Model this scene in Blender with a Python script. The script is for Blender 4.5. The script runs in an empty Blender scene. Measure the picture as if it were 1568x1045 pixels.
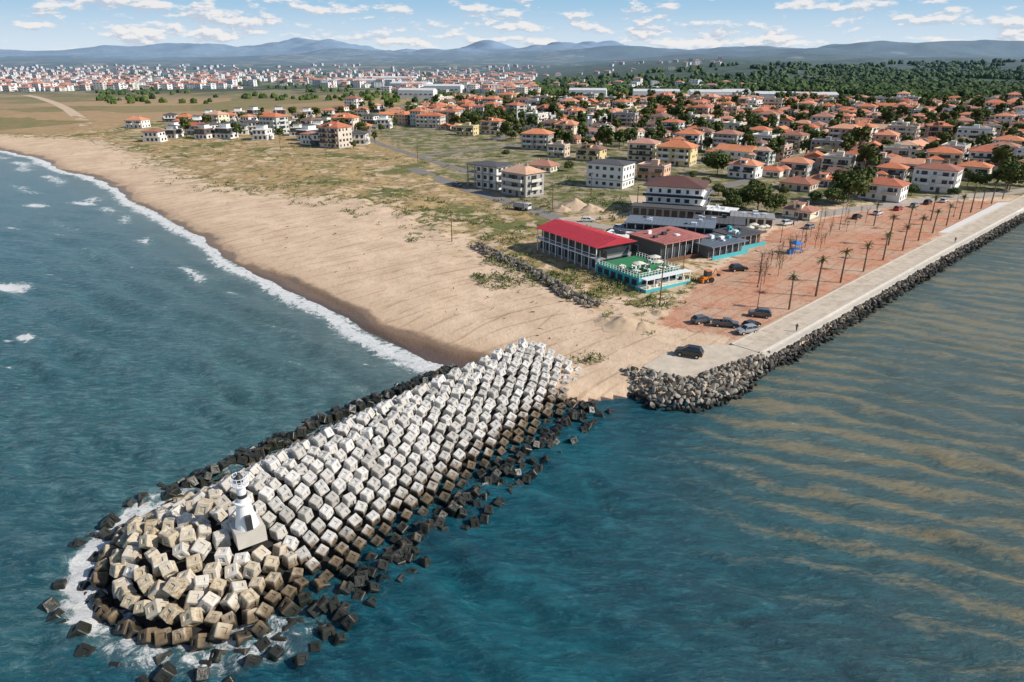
import bpy, math, random
import numpy as np
from mathutils import Vector, Matrix, Euler
random.seed(7); rng=np.random.default_rng(7)
R=random.uniform
# ------------------------------------------------------------------ pixel-to-ground helper
# plan positions start as image pixel coordinates: each pixel is back-projected
# to a ground position in metres (sea level z=0, coastal plain z=2)
CAMH=50.0; FOC=1568*24/36.0; TH=math.radians(22.4)
def U(px,py,z=2.0):
    dx=(px-784)/FOC; dy=(522.5-py)/FOC
    t=(CAMH-z)/(math.sin(TH)-dy*math.cos(TH))
    return (t*dx, t*(dy*math.sin(TH)+math.cos(TH)))
def UL(l,z=2.0): return [U(a,b,z) for a,b in l]
# ------------------------------------------------------------------ numpy noise
perm=rng.permutation(256); perm=np.concatenate([perm,perm])
def vn(x,y,s=0):
    x=np.asarray(x,float)+s*17.3; y=np.asarray(y,float)+s*9.1
    xi=np.floor(x).astype(int); yi=np.floor(y).astype(int)
    fx=x-xi; fy=y-yi; fx=fx*fx*(3-2*fx); fy=fy*fy*(3-2*fy)
    h=lambda a,b: perm[(perm[a&255]+b)&255]/255.0
    return (h(xi,yi)*(1-fx)+h(xi+1,yi)*fx)*(1-fy)+(h(xi,yi+1)*(1-fx)+h(xi+1,yi+1)*fx)*fy
def fbm(x,y,o=4,s=0):
    r=0;a=.5;t=0
    for i in range(o):
        r=r+a*vn(x*2**i,y*2**i,s+i); t+=a; a*=.5
    return r/t
def sst(x,a,b):
    t=np.clip((x-a)/(b-a),0,1); return t*t*(3-2*t)
def dseg(X,Y,pts):
    d=np.full(X.shape,1e9)
    for (x0,y0),(x1,y1) in zip(pts[:-1],pts[1:]):
        vx,vy=x1-x0,y1-y0; L=vx*vx+vy*vy+1e-9
        t=np.clip(((X-x0)*vx+(Y-y0)*vy)/L,0,1)
        d=np.minimum(d,np.hypot(X-x0-t*vx,Y-y0-t*vy))
    return d
def inside(X,Y,pts):
    c=np.zeros(X.shape,bool); n=len(pts)
    for i in range(n):
        x0,y0=pts[i]; x1,y1=pts[(i+1)%n]
        if y0==y1: continue
        k=((y0>Y)!=(y1>Y))&(X<(x1-x0)*(Y-y0)/(y1-y0)+x0); c^=k
    return c
def sd(X,Y,pts):
    d=dseg(X,Y,pts+[pts[0]]); return np.where(inside(X,Y,pts),d,-d)
# ------------------------------------------------------------------ node helper
class T:
    def __init__(s,tree): s.t=tree
    def n(s,typ,ins=None,**pr):
        nd=s.t.nodes.new(typ)
        for k,v in pr.items(): setattr(nd,k,v)
        for k,v in (ins or {}).items():
            if isinstance(v,bpy.types.NodeSocket): s.t.links.new(v,nd.inputs[k])
            else: nd.inputs[k].default_value=v
        return nd
    def m(s,op,a,b=0.0,c=0.0,clamp=False): return s.n('ShaderNodeMath',{0:a,1:b,2:c},operation=op,use_clamp=clamp).outputs[0]
    def mix(s,f,a,b,blend='MIX'):
        a=a if isinstance(a,bpy.types.NodeSocket) else tuple(a)+(1,)
        b=b if isinstance(b,bpy.types.NodeSocket) else tuple(b)+(1,)
        return s.n('ShaderNodeMix',{0:f,6:a,7:b},data_type='RGBA',blend_type=blend).outputs[2]
    def noise(s,vec,scale,detail=4,rough=.55,dist=0.0):
        return s.n('ShaderNodeTexNoise',{'Vector':vec,'Scale':scale,'Detail':detail,'Roughness':rough,'Distortion':dist}).outputs['Fac']
    def st(s,x,a,b,lo=0.0,hi=1.0): return s.n('ShaderNodeMapRange',{0:x,1:a,2:b,3:lo,4:hi},interpolation_type='SMOOTHSTEP').outputs[0]
    def at(s,name): return s.n('ShaderNodeAttribute',attribute_name=name).outputs['Fac']
    def map(s,vec,rot=0,sc=(1,1,1),loc=(0,0,0)):
        return s.n('ShaderNodeMapping',{'Vector':vec,'Rotation':(0,0,rot),'Scale':sc,'Location':loc}).outputs[0]
    def bump(s,h,st=.5,d=.1): return s.n('ShaderNodeBump',{'Height':h,'Strength':st,'Distance':d}).outputs[0]
HAZE_PAINT=(.25,.37,.53)
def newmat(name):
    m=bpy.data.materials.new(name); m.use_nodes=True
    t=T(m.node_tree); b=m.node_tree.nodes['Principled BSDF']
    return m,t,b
def paint_haze(t,col,D=6500.0,off=800.0):  # aerial haze painted into the base colour, growing with distance from the origin
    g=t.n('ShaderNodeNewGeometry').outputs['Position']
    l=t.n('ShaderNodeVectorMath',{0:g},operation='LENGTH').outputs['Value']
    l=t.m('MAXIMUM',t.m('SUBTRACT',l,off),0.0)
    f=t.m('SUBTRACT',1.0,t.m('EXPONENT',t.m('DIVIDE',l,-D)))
    return t.mix(f,col,HAZE_PAINT)
def mat(name,c,rough=.8,var=.15,scale=1.5,metal=0.0,palette=None,hz=False,spec=None,bump=0,rk=1.0):
    m,t,b=newmat(name)
    pos=t.n('ShaderNodeNewGeometry').outputs['Position']
    if palette:
        r=t.n('ShaderNodeObjectInfo').outputs['Random']
        if rk!=1.0: r=t.m('FRACT',t.m('MULTIPLY',r,rk))
        cr=t.n('ShaderNodeValToRGB',{0:r}); cr.color_ramp.interpolation='CONSTANT'
        e=cr.color_ramp.elements
        while len(e)<len(palette): e.new(.5)
        for i,p in enumerate(palette): e[i].position=i/len(palette); e[i].color=tuple(p)+(1,)
        base=cr.outputs[0]
    else: base=tuple(c)+(1,)
    n1=t.noise(pos,scale,6,.6)
    n2=t.noise(pos,scale*.12,3,.5)
    k=t.m('ADD',t.m('MULTIPLY',t.m('SUBTRACT',n1,.5),var*2.2),t.m('ADD',1.0,t.m('MULTIPLY',t.m('SUBTRACT',n2,.5),var*1.6)))
    kc=t.n('ShaderNodeCombineColor',{0:k,1:k,2:k}).outputs[0]
    col=t.mix(1.0,base if isinstance(base,bpy.types.NodeSocket) else c,kc,'MULTIPLY')
    if hz: col=paint_haze(t,col)
    t.t.links.new(col,b.inputs['Base Color'])
    b.inputs['Roughness'].default_value=rough; b.inputs['Metallic'].default_value=metal
    if spec is not None: b.inputs['Specular IOR Level'].default_value=spec
    if bump: t.t.links.new(t.bump(n1,bump,.05),b.inputs['Normal'])
    return m
# ------------------------------------------------------------------ mesh helpers
scene=bpy.context.scene; COL=scene.collection
def link(o): COL.objects.link(o); return o
def mesh_np(name,V,Fc,mats=(),smooth=False,attrs=None):
    me=bpy.data.meshes.new(name); k=Fc.shape[1]; n=len(Fc)
    me.vertices.add(len(V)); me.vertices.foreach_set('co',np.ascontiguousarray(V,np.float32).ravel())
    me.loops.add(n*k); me.loops.foreach_set('vertex_index',np.ascontiguousarray(Fc,np.int32).ravel())
    me.polygons.add(n); me.polygons.foreach_set('loop_start',np.arange(0,n*k,k,dtype=np.int32))
    me.update(calc_edges=True)
    me.polygons.foreach_set('use_smooth',np.full(n,smooth))
    for a,v in (attrs or {}).items():
        at=me.attributes.new(a,'FLOAT','POINT'); at.data.foreach_set('value',np.ascontiguousarray(v,np.float32).ravel())
    for m in mats: me.materials.append(m)
    return me
def obj(name,me,loc=(0,0,0),rz=0.0,parent=None,sc=1):
    o=bpy.data.objects.new(name,me); o.location=loc; o.rotation_euler=(0,0,rz)
    if sc!=1: o.scale=(sc,sc,sc)
    if parent: o.parent=parent
    return link(o)
class MB:
    def __init__(s): s.v=[];s.f=[];s.mi=[];s.M=Matrix.Identity(4)
    def add(s,vs,fs,m):
        b=len(s.v); s.v+= [tuple(s.M@Vector(p)) for p in vs]
        s.f+=[tuple(b+i for i in f) for f in fs]; s.mi+=[m]*len(fs)
    def box(s,x0,y0,z0,x1,y1,z1,m):
        s.add([(x0,y0,z0),(x1,y0,z0),(x1,y1,z0),(x0,y1,z0),(x0,y0,z1),(x1,y0,z1),(x1,y1,z1),(x0,y1,z1)],
          [(0,3,2,1),(4,5,6,7),(0,1,5,4),(1,2,6,5),(2,3,7,6),(3,0,4,7)],m)
    def prism(s,poly,z0,z1,m):
        n=len(poly); a=sum(poly[i][0]*poly[(i+1)%n][1]-poly[(i+1)%n][0]*poly[i][1] for i in range(n))
        if a<0: poly=poly[::-1]
        s.add([(x,y,z0) for x,y in poly]+[(x,y,z1) for x,y in poly],[tuple(range(n,2*n))]+[(i,(i+1)%n,n+(i+1)%n,n+i) for i in range(n)],m)
    def hip(s,x0,y0,x1,y1,z,h,o,m):
        s.box(x0-o,y0-o,z,x1+o,y1+o,z+.16,m)
        x0-=o;y0-=o;x1+=o;y1+=o;z+=.163
        w=x1-x0;d=y1-y0
        if w>=d: a,b=(x0+d/2,(y0+y1)/2,z+h),(x1-d/2,(y0+y1)/2,z+h); fs=[(0,1,5,4),(1,2,5),(2,3,4,5),(3,0,4)]
        else: a,b=((x0+x1)/2,y0+w/2,z+h),((x0+x1)/2,y1-w/2,z+h); fs=[(0,1,4),(1,2,5,4),(2,3,5),(3,0,4,5)]
        s.add([(x0,y0,z),(x1,y0,z),(x1,y1,z),(x0,y1,z),a,b],fs,m)
    def gable(s,x0,y0,x1,y1,z,h,o,m):
        ym=(y0+y1)/2; x0-=o;x1+=o;y0-=o;y1+=o
        s.add([(x0,y0,z),(x1,y0,z),(x1,y1,z),(x0,y1,z),(x0,ym,z+h),(x1,ym,z+h)],[(0,1,5,4),(2,3,4,5),(1,2,5),(3,0,4),(0,3,2,1)],m)
    def cyl(s,x,y,z0,z1,r0,r1,n,m,cap=True):
        vs=[(x+r0*math.cos(6.2832*i/n),y+r0*math.sin(6.2832*i/n),z0) for i in range(n)]+[(x+r1*math.cos(6.2832*i/n),y+r1*math.sin(6.2832*i/n),z1) for i in range(n)]
        fs=[(i,(i+1)%n,n+(i+1)%n,n+i) for i in range(n)]
        if cap: fs+=[tuple(range(n,2*n)),tuple(range(n-1,-1,-1))]
        s.add(vs,fs,m)
    def rod(s,p,q,r0,r1,n,m):
        p=Vector(p);q=Vector(q);d=(q-p); L=d.length; 
        if L<1e-6: return
        qt=d.to_track_quat('Z','Y').to_matrix().to_4x4(); qt.translation=p
        old=s.M; s.M=old@qt; s.cyl(0,0,0,L,r0,r1,n,m); s.M=old
    def mesh(s,name,mats,smooth=False):
        me=bpy.data.meshes.new(name); me.from_pydata(s.v,[],s.f); 
        for m in mats: me.materials.append(m)
        me.polygons.foreach_set('material_index',s.mi)
        if smooth: me.polygons.foreach_set('use_smooth',[True]*len(s.f))
        me.update(); return me
def rotm(n):
    q=rng.normal(size=(n,4)); q/=np.linalg.norm(q,axis=1)[:,None]
    w,x,y,z=q.T
    return np.stack([1-2*(y*y+z*z),2*(x*y-z*w),2*(x*z+y*w),2*(x*y+z*w),1-2*(x*x+z*z),2*(y*z-x*w),2*(x*z-y*w),2*(y*z+x*w),1-2*(x*x+y*y)],1).reshape(n,3,3)
import bmesh
def ico(sub):
    bm=bmesh.new(); bmesh.ops.create_icosphere(bm,subdivisions=sub,radius=1)
    V=np.array([v.co[:] for v in bm.verts]); Fc=np.array([[v.index for v in f.verts] for f in bm.faces]); bm.free(); return V,Fc
def scatter_tpl(tpls,P,S,Rm):
    VV=[];FF=[];ID=[];b=0
    for i in range(len(P)):
        v,f=tpls[i%len(tpls)]
        VV.append((v*S[i])@Rm[i].T+P[i]); FF.append(f+b); ID.append(np.full(len(v),i)); b+=len(v)
    return np.concatenate(VV),np.concatenate(FF),np.concatenate(ID)
# ------------------------------------------------------------------ coast
leftpx=[(0,232),(60,243),(100,262),(165,284),(195,305),(240,325),(310,366),(350,398),(420,435),(470,460),(520,480),(560,505),(610,530),(650,553),(700,566)]
LEFT=[(-9000,8270)]+UL(leftpx,0)
rightpx=[(880,618),(930,611),(975,608),(1010,612),(1060,612),(1120,590),(1195,548),(1568,331)]
RIGHT=UL(rightpx,0)
x1,y1=RIGHT[-1]; RIGHT.append((x1+11000,y1+11000*.96))
LAND=LEFT+RIGHT+[(15000,30000),(-9000,30000)]
# breakwater frame
AX=np.array((.6112,.7915)); NX=np.array((.7915,-.6112))
def bw(s,n): return (s*AX[0]+n*NX[0], s*AX[1]+n*NX[1])
def bw_nl(s): return -76.5+4*min(1,max(0,(s-55)/35))
def bw_nr(s): return -45.5-2.5*min(1,max(0,(s-30)/60))
def bw_h(s,n):
    s=np.asarray(s,float);n=np.asarray(n,float)
    k=np.clip((s-55)/35,0,1)
    nl=-76.5+4*k; nr=-45.5-2.5*np.clip((s-30)/60,0,1)
    zc=4.8-1.0*k
    zl=-1+(zc+1)*(n-nl)/(-66-nl); zr=-.8+(zc+.8)*(n-nr)/(-62-nr)
    z=np.minimum(np.minimum(zl,zr),zc)
    q=np.clip((33-s)/18,0,3); e=q**2.3+(np.abs(n+61)/17)**2.3
    zh=-1.2+6.4*(1-e)*1.25
    return np.where(s<33,np.minimum(z,np.where(q>0,zh,z)),z)
# ------------------------------------------------------------------ polar grid
def polar():
    r=[22.0]
    while r[-1]<600: r.append(r[-1]*1.0075)
    while r[-1]<14500: r.append(r[-1]*1.013)
    r=np.array(r); a=np.radians(np.linspace(-58,58,440))
    RR,AA=np.meshgrid(r,a,indexing='ij')
    X=RR*np.sin(AA); Y=-8+RR*np.cos(AA)
    nr,na=RR.shape; i=np.arange(nr*na).reshape(nr,na)
    Fq=np.stack([i[:-1,:-1],i[:-1,1:],i[1:,1:],i[1:,:-1]],-1).reshape(-1,4)[:,::-1]
    return X.ravel(),Y.ravel(),RR.ravel(),Fq
X,Y,RR,FQ=polar()
ins=inside(X,Y,LAND)
dl=dseg(X,Y,LEFT); dr=dseg(X,Y,RIGHT)
d0=np.minimum(dl,dr)
wob=(fbm(X/9,Y/9,3,3)-.5)*5*np.clip((RR-60)/200,.5,1.6)+(fbm(X/45,Y/45,2,23)-.5)*7
dL=np.where(ins,dl,-dl)+wob*(dl<60)*sst(dr,0,12)
def plain(X,Y,dL,dr,ins):
    zin=2.0*(1-np.exp(-np.clip(dL,0,None)/14))*(1-.9*np.exp(-dr/1.6))
    zin=zin+.4*sst(dL,3.4,4.4)*np.exp(-np.clip(dL-4,0,None)/14)
    return np.where(ins&(dL>0),zin,np.where(ins,np.maximum(-3,dL*.12),np.maximum(-4,-.12*d0-.05)))
Z=plain(X,Y,dL,dr,ins)
sand_und=sst(dL,6,14)*(1-sst(dL,45,62))*(1-sst(X,-5,12))
Z=Z+sand_und*(fbm(X/14,Y/14,3,8)-.5)*1.0
dune=sst(dL,45,60)*(1-sst(dL,95,120))*(1-sst(X,-30,-5))
Z=Z+dune*np.clip(fbm(X/9,Y/9,4,18)-.45,0,1)*3.2
az=np.degrees(np.arctan2(X,Y))
def lowhills(x,y):
    rm=sst(x/np.maximum(y,1),-.05,.35); r_=np.hypot(x,y+8)
    h=58*sst(y,1000,2800)*rm*fbm(x/620,y/520,4,11)*1.5+24*sst(y,2600,4500)*fbm(x/900,y/700,4,12)*1.7
    return h+sst(r_,4800,7200)*(1-.5*sst(r_,8200,9500))*(115*fbm(x/1300,y/1100,5,21)**1.6*1.5+12)
hz=lowhills(X,Y); rightm=sst(X/np.maximum(Y,1),-.05,.35)
mt=sst(RR,9500,12300)
env=.34+.66*np.exp(-((az+9)/15)**2)+.28*np.exp(-((az-6)/9)**2)+.40*np.exp(-((az+37)/6)**2)
hz=hz+mt*env*(620*(fbm(X/1500,Y/2600,6,31)**1.9)+60)
Z=Z+np.where(ins,hz,0)
VEG=UL([(-600,195),(0,208),(120,214),(165,224),(230,250),(300,284),(430,300),(560,312),(640,345),(725,378),(800,420),(925,468),(985,478),(1010,492),(1055,448),(1180,345),(1300,318),(1500,300),(1568,300)])
VEG=VEG+[(3000,3200),(3000,9000),(-9000,9000),(-9000,7600)]
RED=UL([(1000,497),(1060,440),(1120,400),(1185,352),(1300,327),(1440,308),(1535,308),(1568,312),(1448,356),(1350,413),(1250,473),(1150,527),(1090,512)])
TOWN=UL([(560,175),(640,150),(1800,140),(1900,300),(1568,300),(1300,305),(1185,330),(1080,330),(960,320),(870,330),(800,310),(720,285),(640,235),(560,205)])
FIELD=UL([(-300,150),(0,148),(300,142),(520,152),(560,168),(420,172),(220,185),(120,205),(0,205),(-300,200)])
FOREST=UL([(760,132),(850,120),(1150,116),(1400,112),(1900,112),(1900,160),(1568,163),(1300,160),(1000,150),(820,152)])
nearw=sst(-Y,-200,-105)*(X<0)
gat=dict(coast=dL-3.4*nearw+.8*(1-nearw),veg=sd(X,Y,VEG),red=sd(X,Y,RED),town=sd(X,Y,TOWN),fld=sd(X,Y,FIELD),frs=np.maximum(sd(X,Y,FOREST),np.where((Y>2000)&(rightm>.3),50,-50)),rcoast=dr)
m_ground,t,b=newmat('coastal_ground')
pos=t.n('ShaderNodeNewGeometry').outputs['Position']
n_f=t.noise(pos,1.3,8,.7); n_m=t.noise(pos,.12,6,.6); n_l=t.noise(pos,.03,5,.6); n_s=t.noise(pos,.4,5,.65)
coast=t.at('coast')
sand=t.mix(t.st(n_m,.3,.7),(.74,.56,.40),(.62,.45,.31))
sand=t.mix(t.st(n_s,.48,.72,0,.5),sand,(.48,.34,.225))
sand=t.mix(t.st(n_f,.52,.68,0,.4),sand,(.42,.30,.20))
def tracks(rot,sc,di,lo):
    w=t.n('ShaderNodeTexWave',{'Vector':t.map(pos,math.radians(rot)),'Scale':sc,'Distortion':di,'Detail':2.0,'Detail Scale':.35},wave_profile='SIN').outputs['Fac']
    return t.st(w,lo,1.0)
sand=t.mix(t.m('MULTIPLY',tracks(48,.06,9.0,.96),t.st(n_m,.38,.55,0,.55)),sand,(.33,.22,.145))
sand=t.mix(t.m('MULTIPLY',tracks(40,.045,12.0,.975),t.st(n_l,.45,.6,0,.6)),sand,(.33,.22,.145))
wet=t.st(t.m('ADD',coast,t.m('MULTIPLY',t.m('SUBTRACT',n_m,.5),6.0)),2.6,4.6,1,0)
damp=t.st(t.m('ADD',coast,t.m('MULTIPLY',t.m('SUBTRACT',n_m,.5),14.0)),4.0,11.0,.3,0)
sand=t.mix(damp,sand,(.42,.28,.17))
vwet=t.st(coast,-1.5,2.5,1,0)
sand=t.mix(t.m('MULTIPLY',wet,.93),sand,t.mix(vwet,(.23,.145,.085),(.10,.07,.065)))
dry=t.mix(t.st(n_m,.35,.62),(.50,.35,.18),(.35,.235,.11))
dry=t.mix(t.st(n_s,.50,.60,0,.85),dry,(.15,.15,.055))
dry=t.mix(t.st(n_f,.5,.7,0,.6),dry,(.22,.17,.08))
grn=t.mix(t.st(n_f,.35,.65),(.065,.095,.028),(.15,.17,.05))
veg=t.mix(t.st(n_l,.49,.58,0,.85),dry,grn)
veg=t.mix(t.st(n_m,.53,.60,0,.9),veg,(.60,.45,.30))
v=t.m('ADD',t.at('veg'),t.m('MULTIPLY',t.m('SUBTRACT',n_m,.5),70.0))
col=t.mix(t.st(t.m('ADD',v,t.m('MULTIPLY',t.m('SUBTRACT',n_s,.5),50.0)),-1.0,6.0),sand,veg)
tg=t.mix(t.st(n_m,.40,.58),(.40,.32,.22),(.15,.155,.055))
tg=t.mix(t.st(n_s,.52,.60,0,.85),tg,(.06,.085,.028))
col=t.mix(t.st(t.at('town'),-6.0,8.0),col,tg)
fl=t.n('ShaderNodeTexVoronoi',{'Vector':pos,'Scale':.011},voronoi_dimensions='2D').outputs['Color']
flf=t.n('ShaderNodeSeparateColor',{0:fl}).outputs[0]
fc=t.mix(t.st(flf,.3,.8),(.44,.30,.17),(.20,.19,.08)); fc=t.mix(t.st(n_m,.45,.6,0,.6),fc,(.36,.24,.13)); fc=t.mix(t.st(n_s,.4,.7,0,.5),fc,(.30,.22,.12))
col=t.mix(t.st(t.at('fld'),-10.0,20.0),col,fc)
rc=t.mix(t.st(n_m,.3,.66),(.60,.275,.165),(.54,.35,.24)); rc=t.mix(t.st(n_s,.46,.66,0,.6),rc,(.42,.155,.08))
rc=t.mix(t.st(n_l,.50,.64,0,.65),rc,(.62,.43,.31)); rc=t.mix(t.st(n_f,.50,.68,0,.5),rc,(.35,.18,.12))
rc=t.mix(t.m('MULTIPLY',tracks(44,.09,7.0,.93),.4),rc,(.30,.16,.10))
col=t.mix(t.st(t.m('ADD',t.at('red'),t.m('MULTIPLY',t.m('SUBTRACT',n_s,.5),6.0)),-.6,1.2),col,rc)
sep=t.n('ShaderNodeSeparateXYZ',{0:pos}); yy=sep.outputs[1]
far=t.n('ShaderNodeTexVoronoi',{'Vector':pos,'Scale':.0045},voronoi_dimensions='2D').outputs['Color']
ff=t.n('ShaderNodeSeparateColor',{0:far}).outputs[1]
fcol=t.mix(t.st(ff,.45,.6),(.06,.085,.035),(.24,.22,.11))
nfar=t.noise(pos,.012,7,.65)
fcol=t.mix(t.st(nfar,.42,.56),fcol,(.035,.055,.022))
col=t.mix(t.st(yy,850.0,1300.0),col,fcol)
frc=t.mix(t.st(t.noise(pos,.03,8,.7),.4,.6),(.018,.035,.012),(.065,.09,.03))
frc=t.mix(t.st(t.noise(pos,.004,3,.5),.64,.70,0,.7),frc,(.30,.26,.15))
col=t.mix(t.st(t.at('frs'),-10.0,20.0),col,frc)
col=paint_haze(t,col)
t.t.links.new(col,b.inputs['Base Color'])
t.t.links.new(t.st(wet,.3,1.0,.95,.3),b.inputs['Roughness']); b.inputs['Specular IOR Level'].default_value=.25
hb=t.m('ADD',t.m('MULTIPLY',n_s,.6),t.m('MULTIPLY',n_f,.4))
t.t.links.new(t.bump(hb,.8,.5),b.inputs['Normal'])
obj('ground',mesh_np('ground',np.stack([X,Y,Z],1),FQ,[m_ground],True,gat))
# ------------------------------------------------------------------ sea
cell=RR*.008
h=np.zeros_like(X)
wx=X+6*fbm(X/30,Y/30,2,5); wy=Y+9*fbm(X/35,Y/35,2,6)
for i in range(40):
    lam=1.5+9.5*(i/39)**1.5; an=math.radians(64+rng.normal()*(24 if lam<6 else 13)); kx,ky=math.cos(an),math.sin(an)
    amp=.0115*lam**.82*np.clip((lam/cell-3)/3,0,1)
    ph=(kx*wx+ky*wy)*2*math.pi/lam+rng.uniform(0,6.28)
    s=np.sin(ph); h+=amp*(s+.25*np.cos(2*ph))
LAM=4.9; SK=(math.cos(math.radians(66)),math.sin(math.radians(66)))
sph=(SK[0]*X+SK[1]*Y)/LAM+2.4*fbm(X/30,Y/22,3,15)+.7*fbm(X/7,Y/5,2,35)
swell=np.sin(sph*2*math.pi)*(.35+1.1*fbm(X/14,Y/10,3,45))
lee=sst(X,0,40)
h+=.11*swell*lee*np.clip((LAM/cell-3)/3,0,1)
calm=np.where(ins|(X>12),.85,1.3)
h=h*calm*np.clip((d0+2)/14,.25,1)
S=X*AX[0]+Y*AX[1]; Nn=X*NX[0]+Y*NX[1]
bh=bw_h(S,Nn)
near=sst(bh,-5.5,-.8)*(S<88)
foam=near*np.where(Nn<-62,.31,.11)+near*sst(32-S,-2,8)*.26
dsh=np.where(ins,0,dl)-wob*.6
nearb=sst(-Y,-330,-150); farb=1-nearb
surf=np.exp(-((dsh-1.2)/(2.2+1.6*nearb+2*farb))**2)*.52+np.exp(-((dsh-9-5*fbm(X/25,Y/25,2,4))/(2.8+2*farb))**2)*.42*sst(fbm(X/18,Y/18,2,9),.34,.54)
surf=surf+(.5+.5*farb)*np.exp(-((dsh-24-8*fbm(X/35,Y/35,2,44))/4.0)**2)*.40*sst(fbm(X/22,Y/22,2,49),.43,.58)
surf=surf*(Nn<-50)
foam=np.maximum(foam,surf)
foam=np.maximum(foam,np.exp(-(np.where(ins,0,dr)/2.0)**2)*.2*(Nn>-52))
caps=[(18,440,8,4.0,.6),(55,315,9,3.6,.55),(128,312,10,3.4,.55),(40,518,4.2,1.8,.55),(30,250,12,4,.5),(355,452,3,1.2,.44),(1215,648,3.6,.8,.38),(12,520,2.5,1,.42),(330,385,8,2.0,.44),(95,885,4,4,.24),(140,830,4,4,.24),(75,420,4,.8,.42),(560,560,4,.8,.4),(10,560,3,.7,.4),(1480,895,2.5,.5,.3),(180,290,16,5,.47),(100,250,16,5,.47),(60,230,24,6,.47),(450,560,3,.6,.36),(250,470,4,.7,.36),(460,910,4,2.5,.22),(250,340,5,1,.4),(160,380,4,.8,.4),(20,350,6,1.4,.46),(200,410,4,.8,.38),(90,360,6,1.2,.4),(300,500,3,.5,.34),(130,470,4,.7,.36),(420,500,4,.8,.38)]
for a,c,L,W,s_ in caps:
    cx,cy=U(a,c,0); ux,uy=.91,-.41
    p=(X-cx)*ux+(Y-cy)*uy; q=-(X-cx)*uy+(Y-cy)*ux
    foam=np.maximum(foam,s_*np.exp(-(p/L)**2-(q/W)**2))
sed=sst(X+.30*(Y-60)+16*(fbm(X/25,Y/25,2,14)-.5),-8,78)*sst(Nn,-44,-25)
left=sst(-Nn,50,66)
left=np.where(S<20,left*.8,left)
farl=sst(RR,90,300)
m_sea,t,b=newmat('sea_water')
pos=t.n('ShaderNodeNewGeometry').outputs['Position']
cm=t.map(pos,math.radians(24),(.055,.26,1)); nR=t.noise(cm,1.0,5,.6,.6)
cm2=t.map(pos,math.radians(24),(.25,.85,1)); nR2=t.noise(cm2,1.0,7,.7,.4)
cm3=t.map(pos,math.radians(-14),(.40,1.3,1)); nR3=t.noise(cm3,1.0,7,.72,.5)
cm4=t.map(pos,math.radians(20),(.9,2.6,1)); nR4=t.noise(cm4,1.0,4,.65,.4)
nb=t.noise(pos,.035,4,.55); nf=t.noise(pos,1.1,6,.65)
deep=t.mix(t.st(nb,.35,.68),(.001,.058,.095),(.003,.105,.145))
deep=t.mix(t.m('MULTIPLY',t.st(nR2,.44,.66),.55),deep,(.018,.19,.24))  # wavelet highlights painted into the right-hand water colour
deep=t.mix(t.m('MULTIPLY',t.st(nR3,.50,.68),.45),deep,(.001,.035,.065))
deep=t.mix(t.m('MULTIPLY',t.st(nR4,.52,.72),.45),deep,(.05,.23,.27))
sedm=t.at('sed')
band=t.m('ADD',t.m('MULTIPLY',t.at('swell'),.15),t.m('ADD',t.m('MULTIPLY',t.m('ADD',nR2,nR4),.5),t.m('MULTIPLY',t.m('SUBTRACT',nb,.5),.6)))
stk=t.st(band,t.m('SUBTRACT',.60,t.m('MULTIPLY',sedm,.20)),t.m('SUBTRACT',.84,t.m('MULTIPLY',sedm,.14)))
stk=t.m('MULTIPLY',stk,t.m('MULTIPLY',t.st(sedm,.02,.5),.88))
deep=t.mix(t.m('MULTIPLY',sedm,.66),deep,(.12,.165,.14))
rightc=t.mix(stk,deep,(.285,.24,.14))
lc=t.mix(t.st(nb,.35,.65),(.014,.10,.13),(.03,.14,.165))
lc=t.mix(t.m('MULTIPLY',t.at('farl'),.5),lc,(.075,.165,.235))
lc=t.mix(t.m('MULTIPLY',t.st(nR3,.44,.66),.7),lc,(.14,.265,.285))  # streaks of light on the ripples, painted into the left-hand water colour
lc=t.mix(t.m('MULTIPLY',t.st(nR2,.49,.68),.7),lc,(.005,.045,.072))
lc=t.mix(t.m('MULTIPLY',t.st(nR4,.54,.74),.5),lc,(.24,.36,.38))
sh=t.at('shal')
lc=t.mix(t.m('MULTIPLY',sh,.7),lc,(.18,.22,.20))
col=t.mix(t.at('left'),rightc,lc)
pf=t.noise(pos,.55,9,.74,.8)
fm=t.m('ADD',t.m('ADD',pf,t.m('MULTIPLY',t.m('SUBTRACT',nf,.5),.3)),t.at('foam'))
fm=t.st(fm,.83,.98)
halo=t.st(t.m('ADD',pf,t.at('foam')),.64,.98,0,.4)
col=t.mix(halo,col,(.28,.40,.40))
col=t.mix(fm,col,(.82,.83,.82))
t.t.links.new(col,b.inputs['Base Color'])
t.t.links.new(t.st(fm,0.0,1.0,.19,.8),b.inputs['Roughness'])
b.inputs['IOR'].default_value=1.33
hb=t.m('ADD',t.m('ADD',t.m('MULTIPLY',nR2,.8),t.m('MULTIPLY',nR3,.6)),t.m('ADD',t.m('MULTIPLY',nR4,.4),t.m('MULTIPLY',t.noise(pos,3.5,4,.6),.09)))
t.t.links.new(t.bump(hb,1.0,.7),b.inputs['Normal'])
shal=np.exp(-dsh/18.)*(Nn<-50)
obj('sea',mesh_np('sea',np.stack([X,Y,h],1),FQ,[m_sea],True,dict(foam=foam,sed=sed,left=left,shal=shal,swell=swell,farl=farl)))
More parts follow.
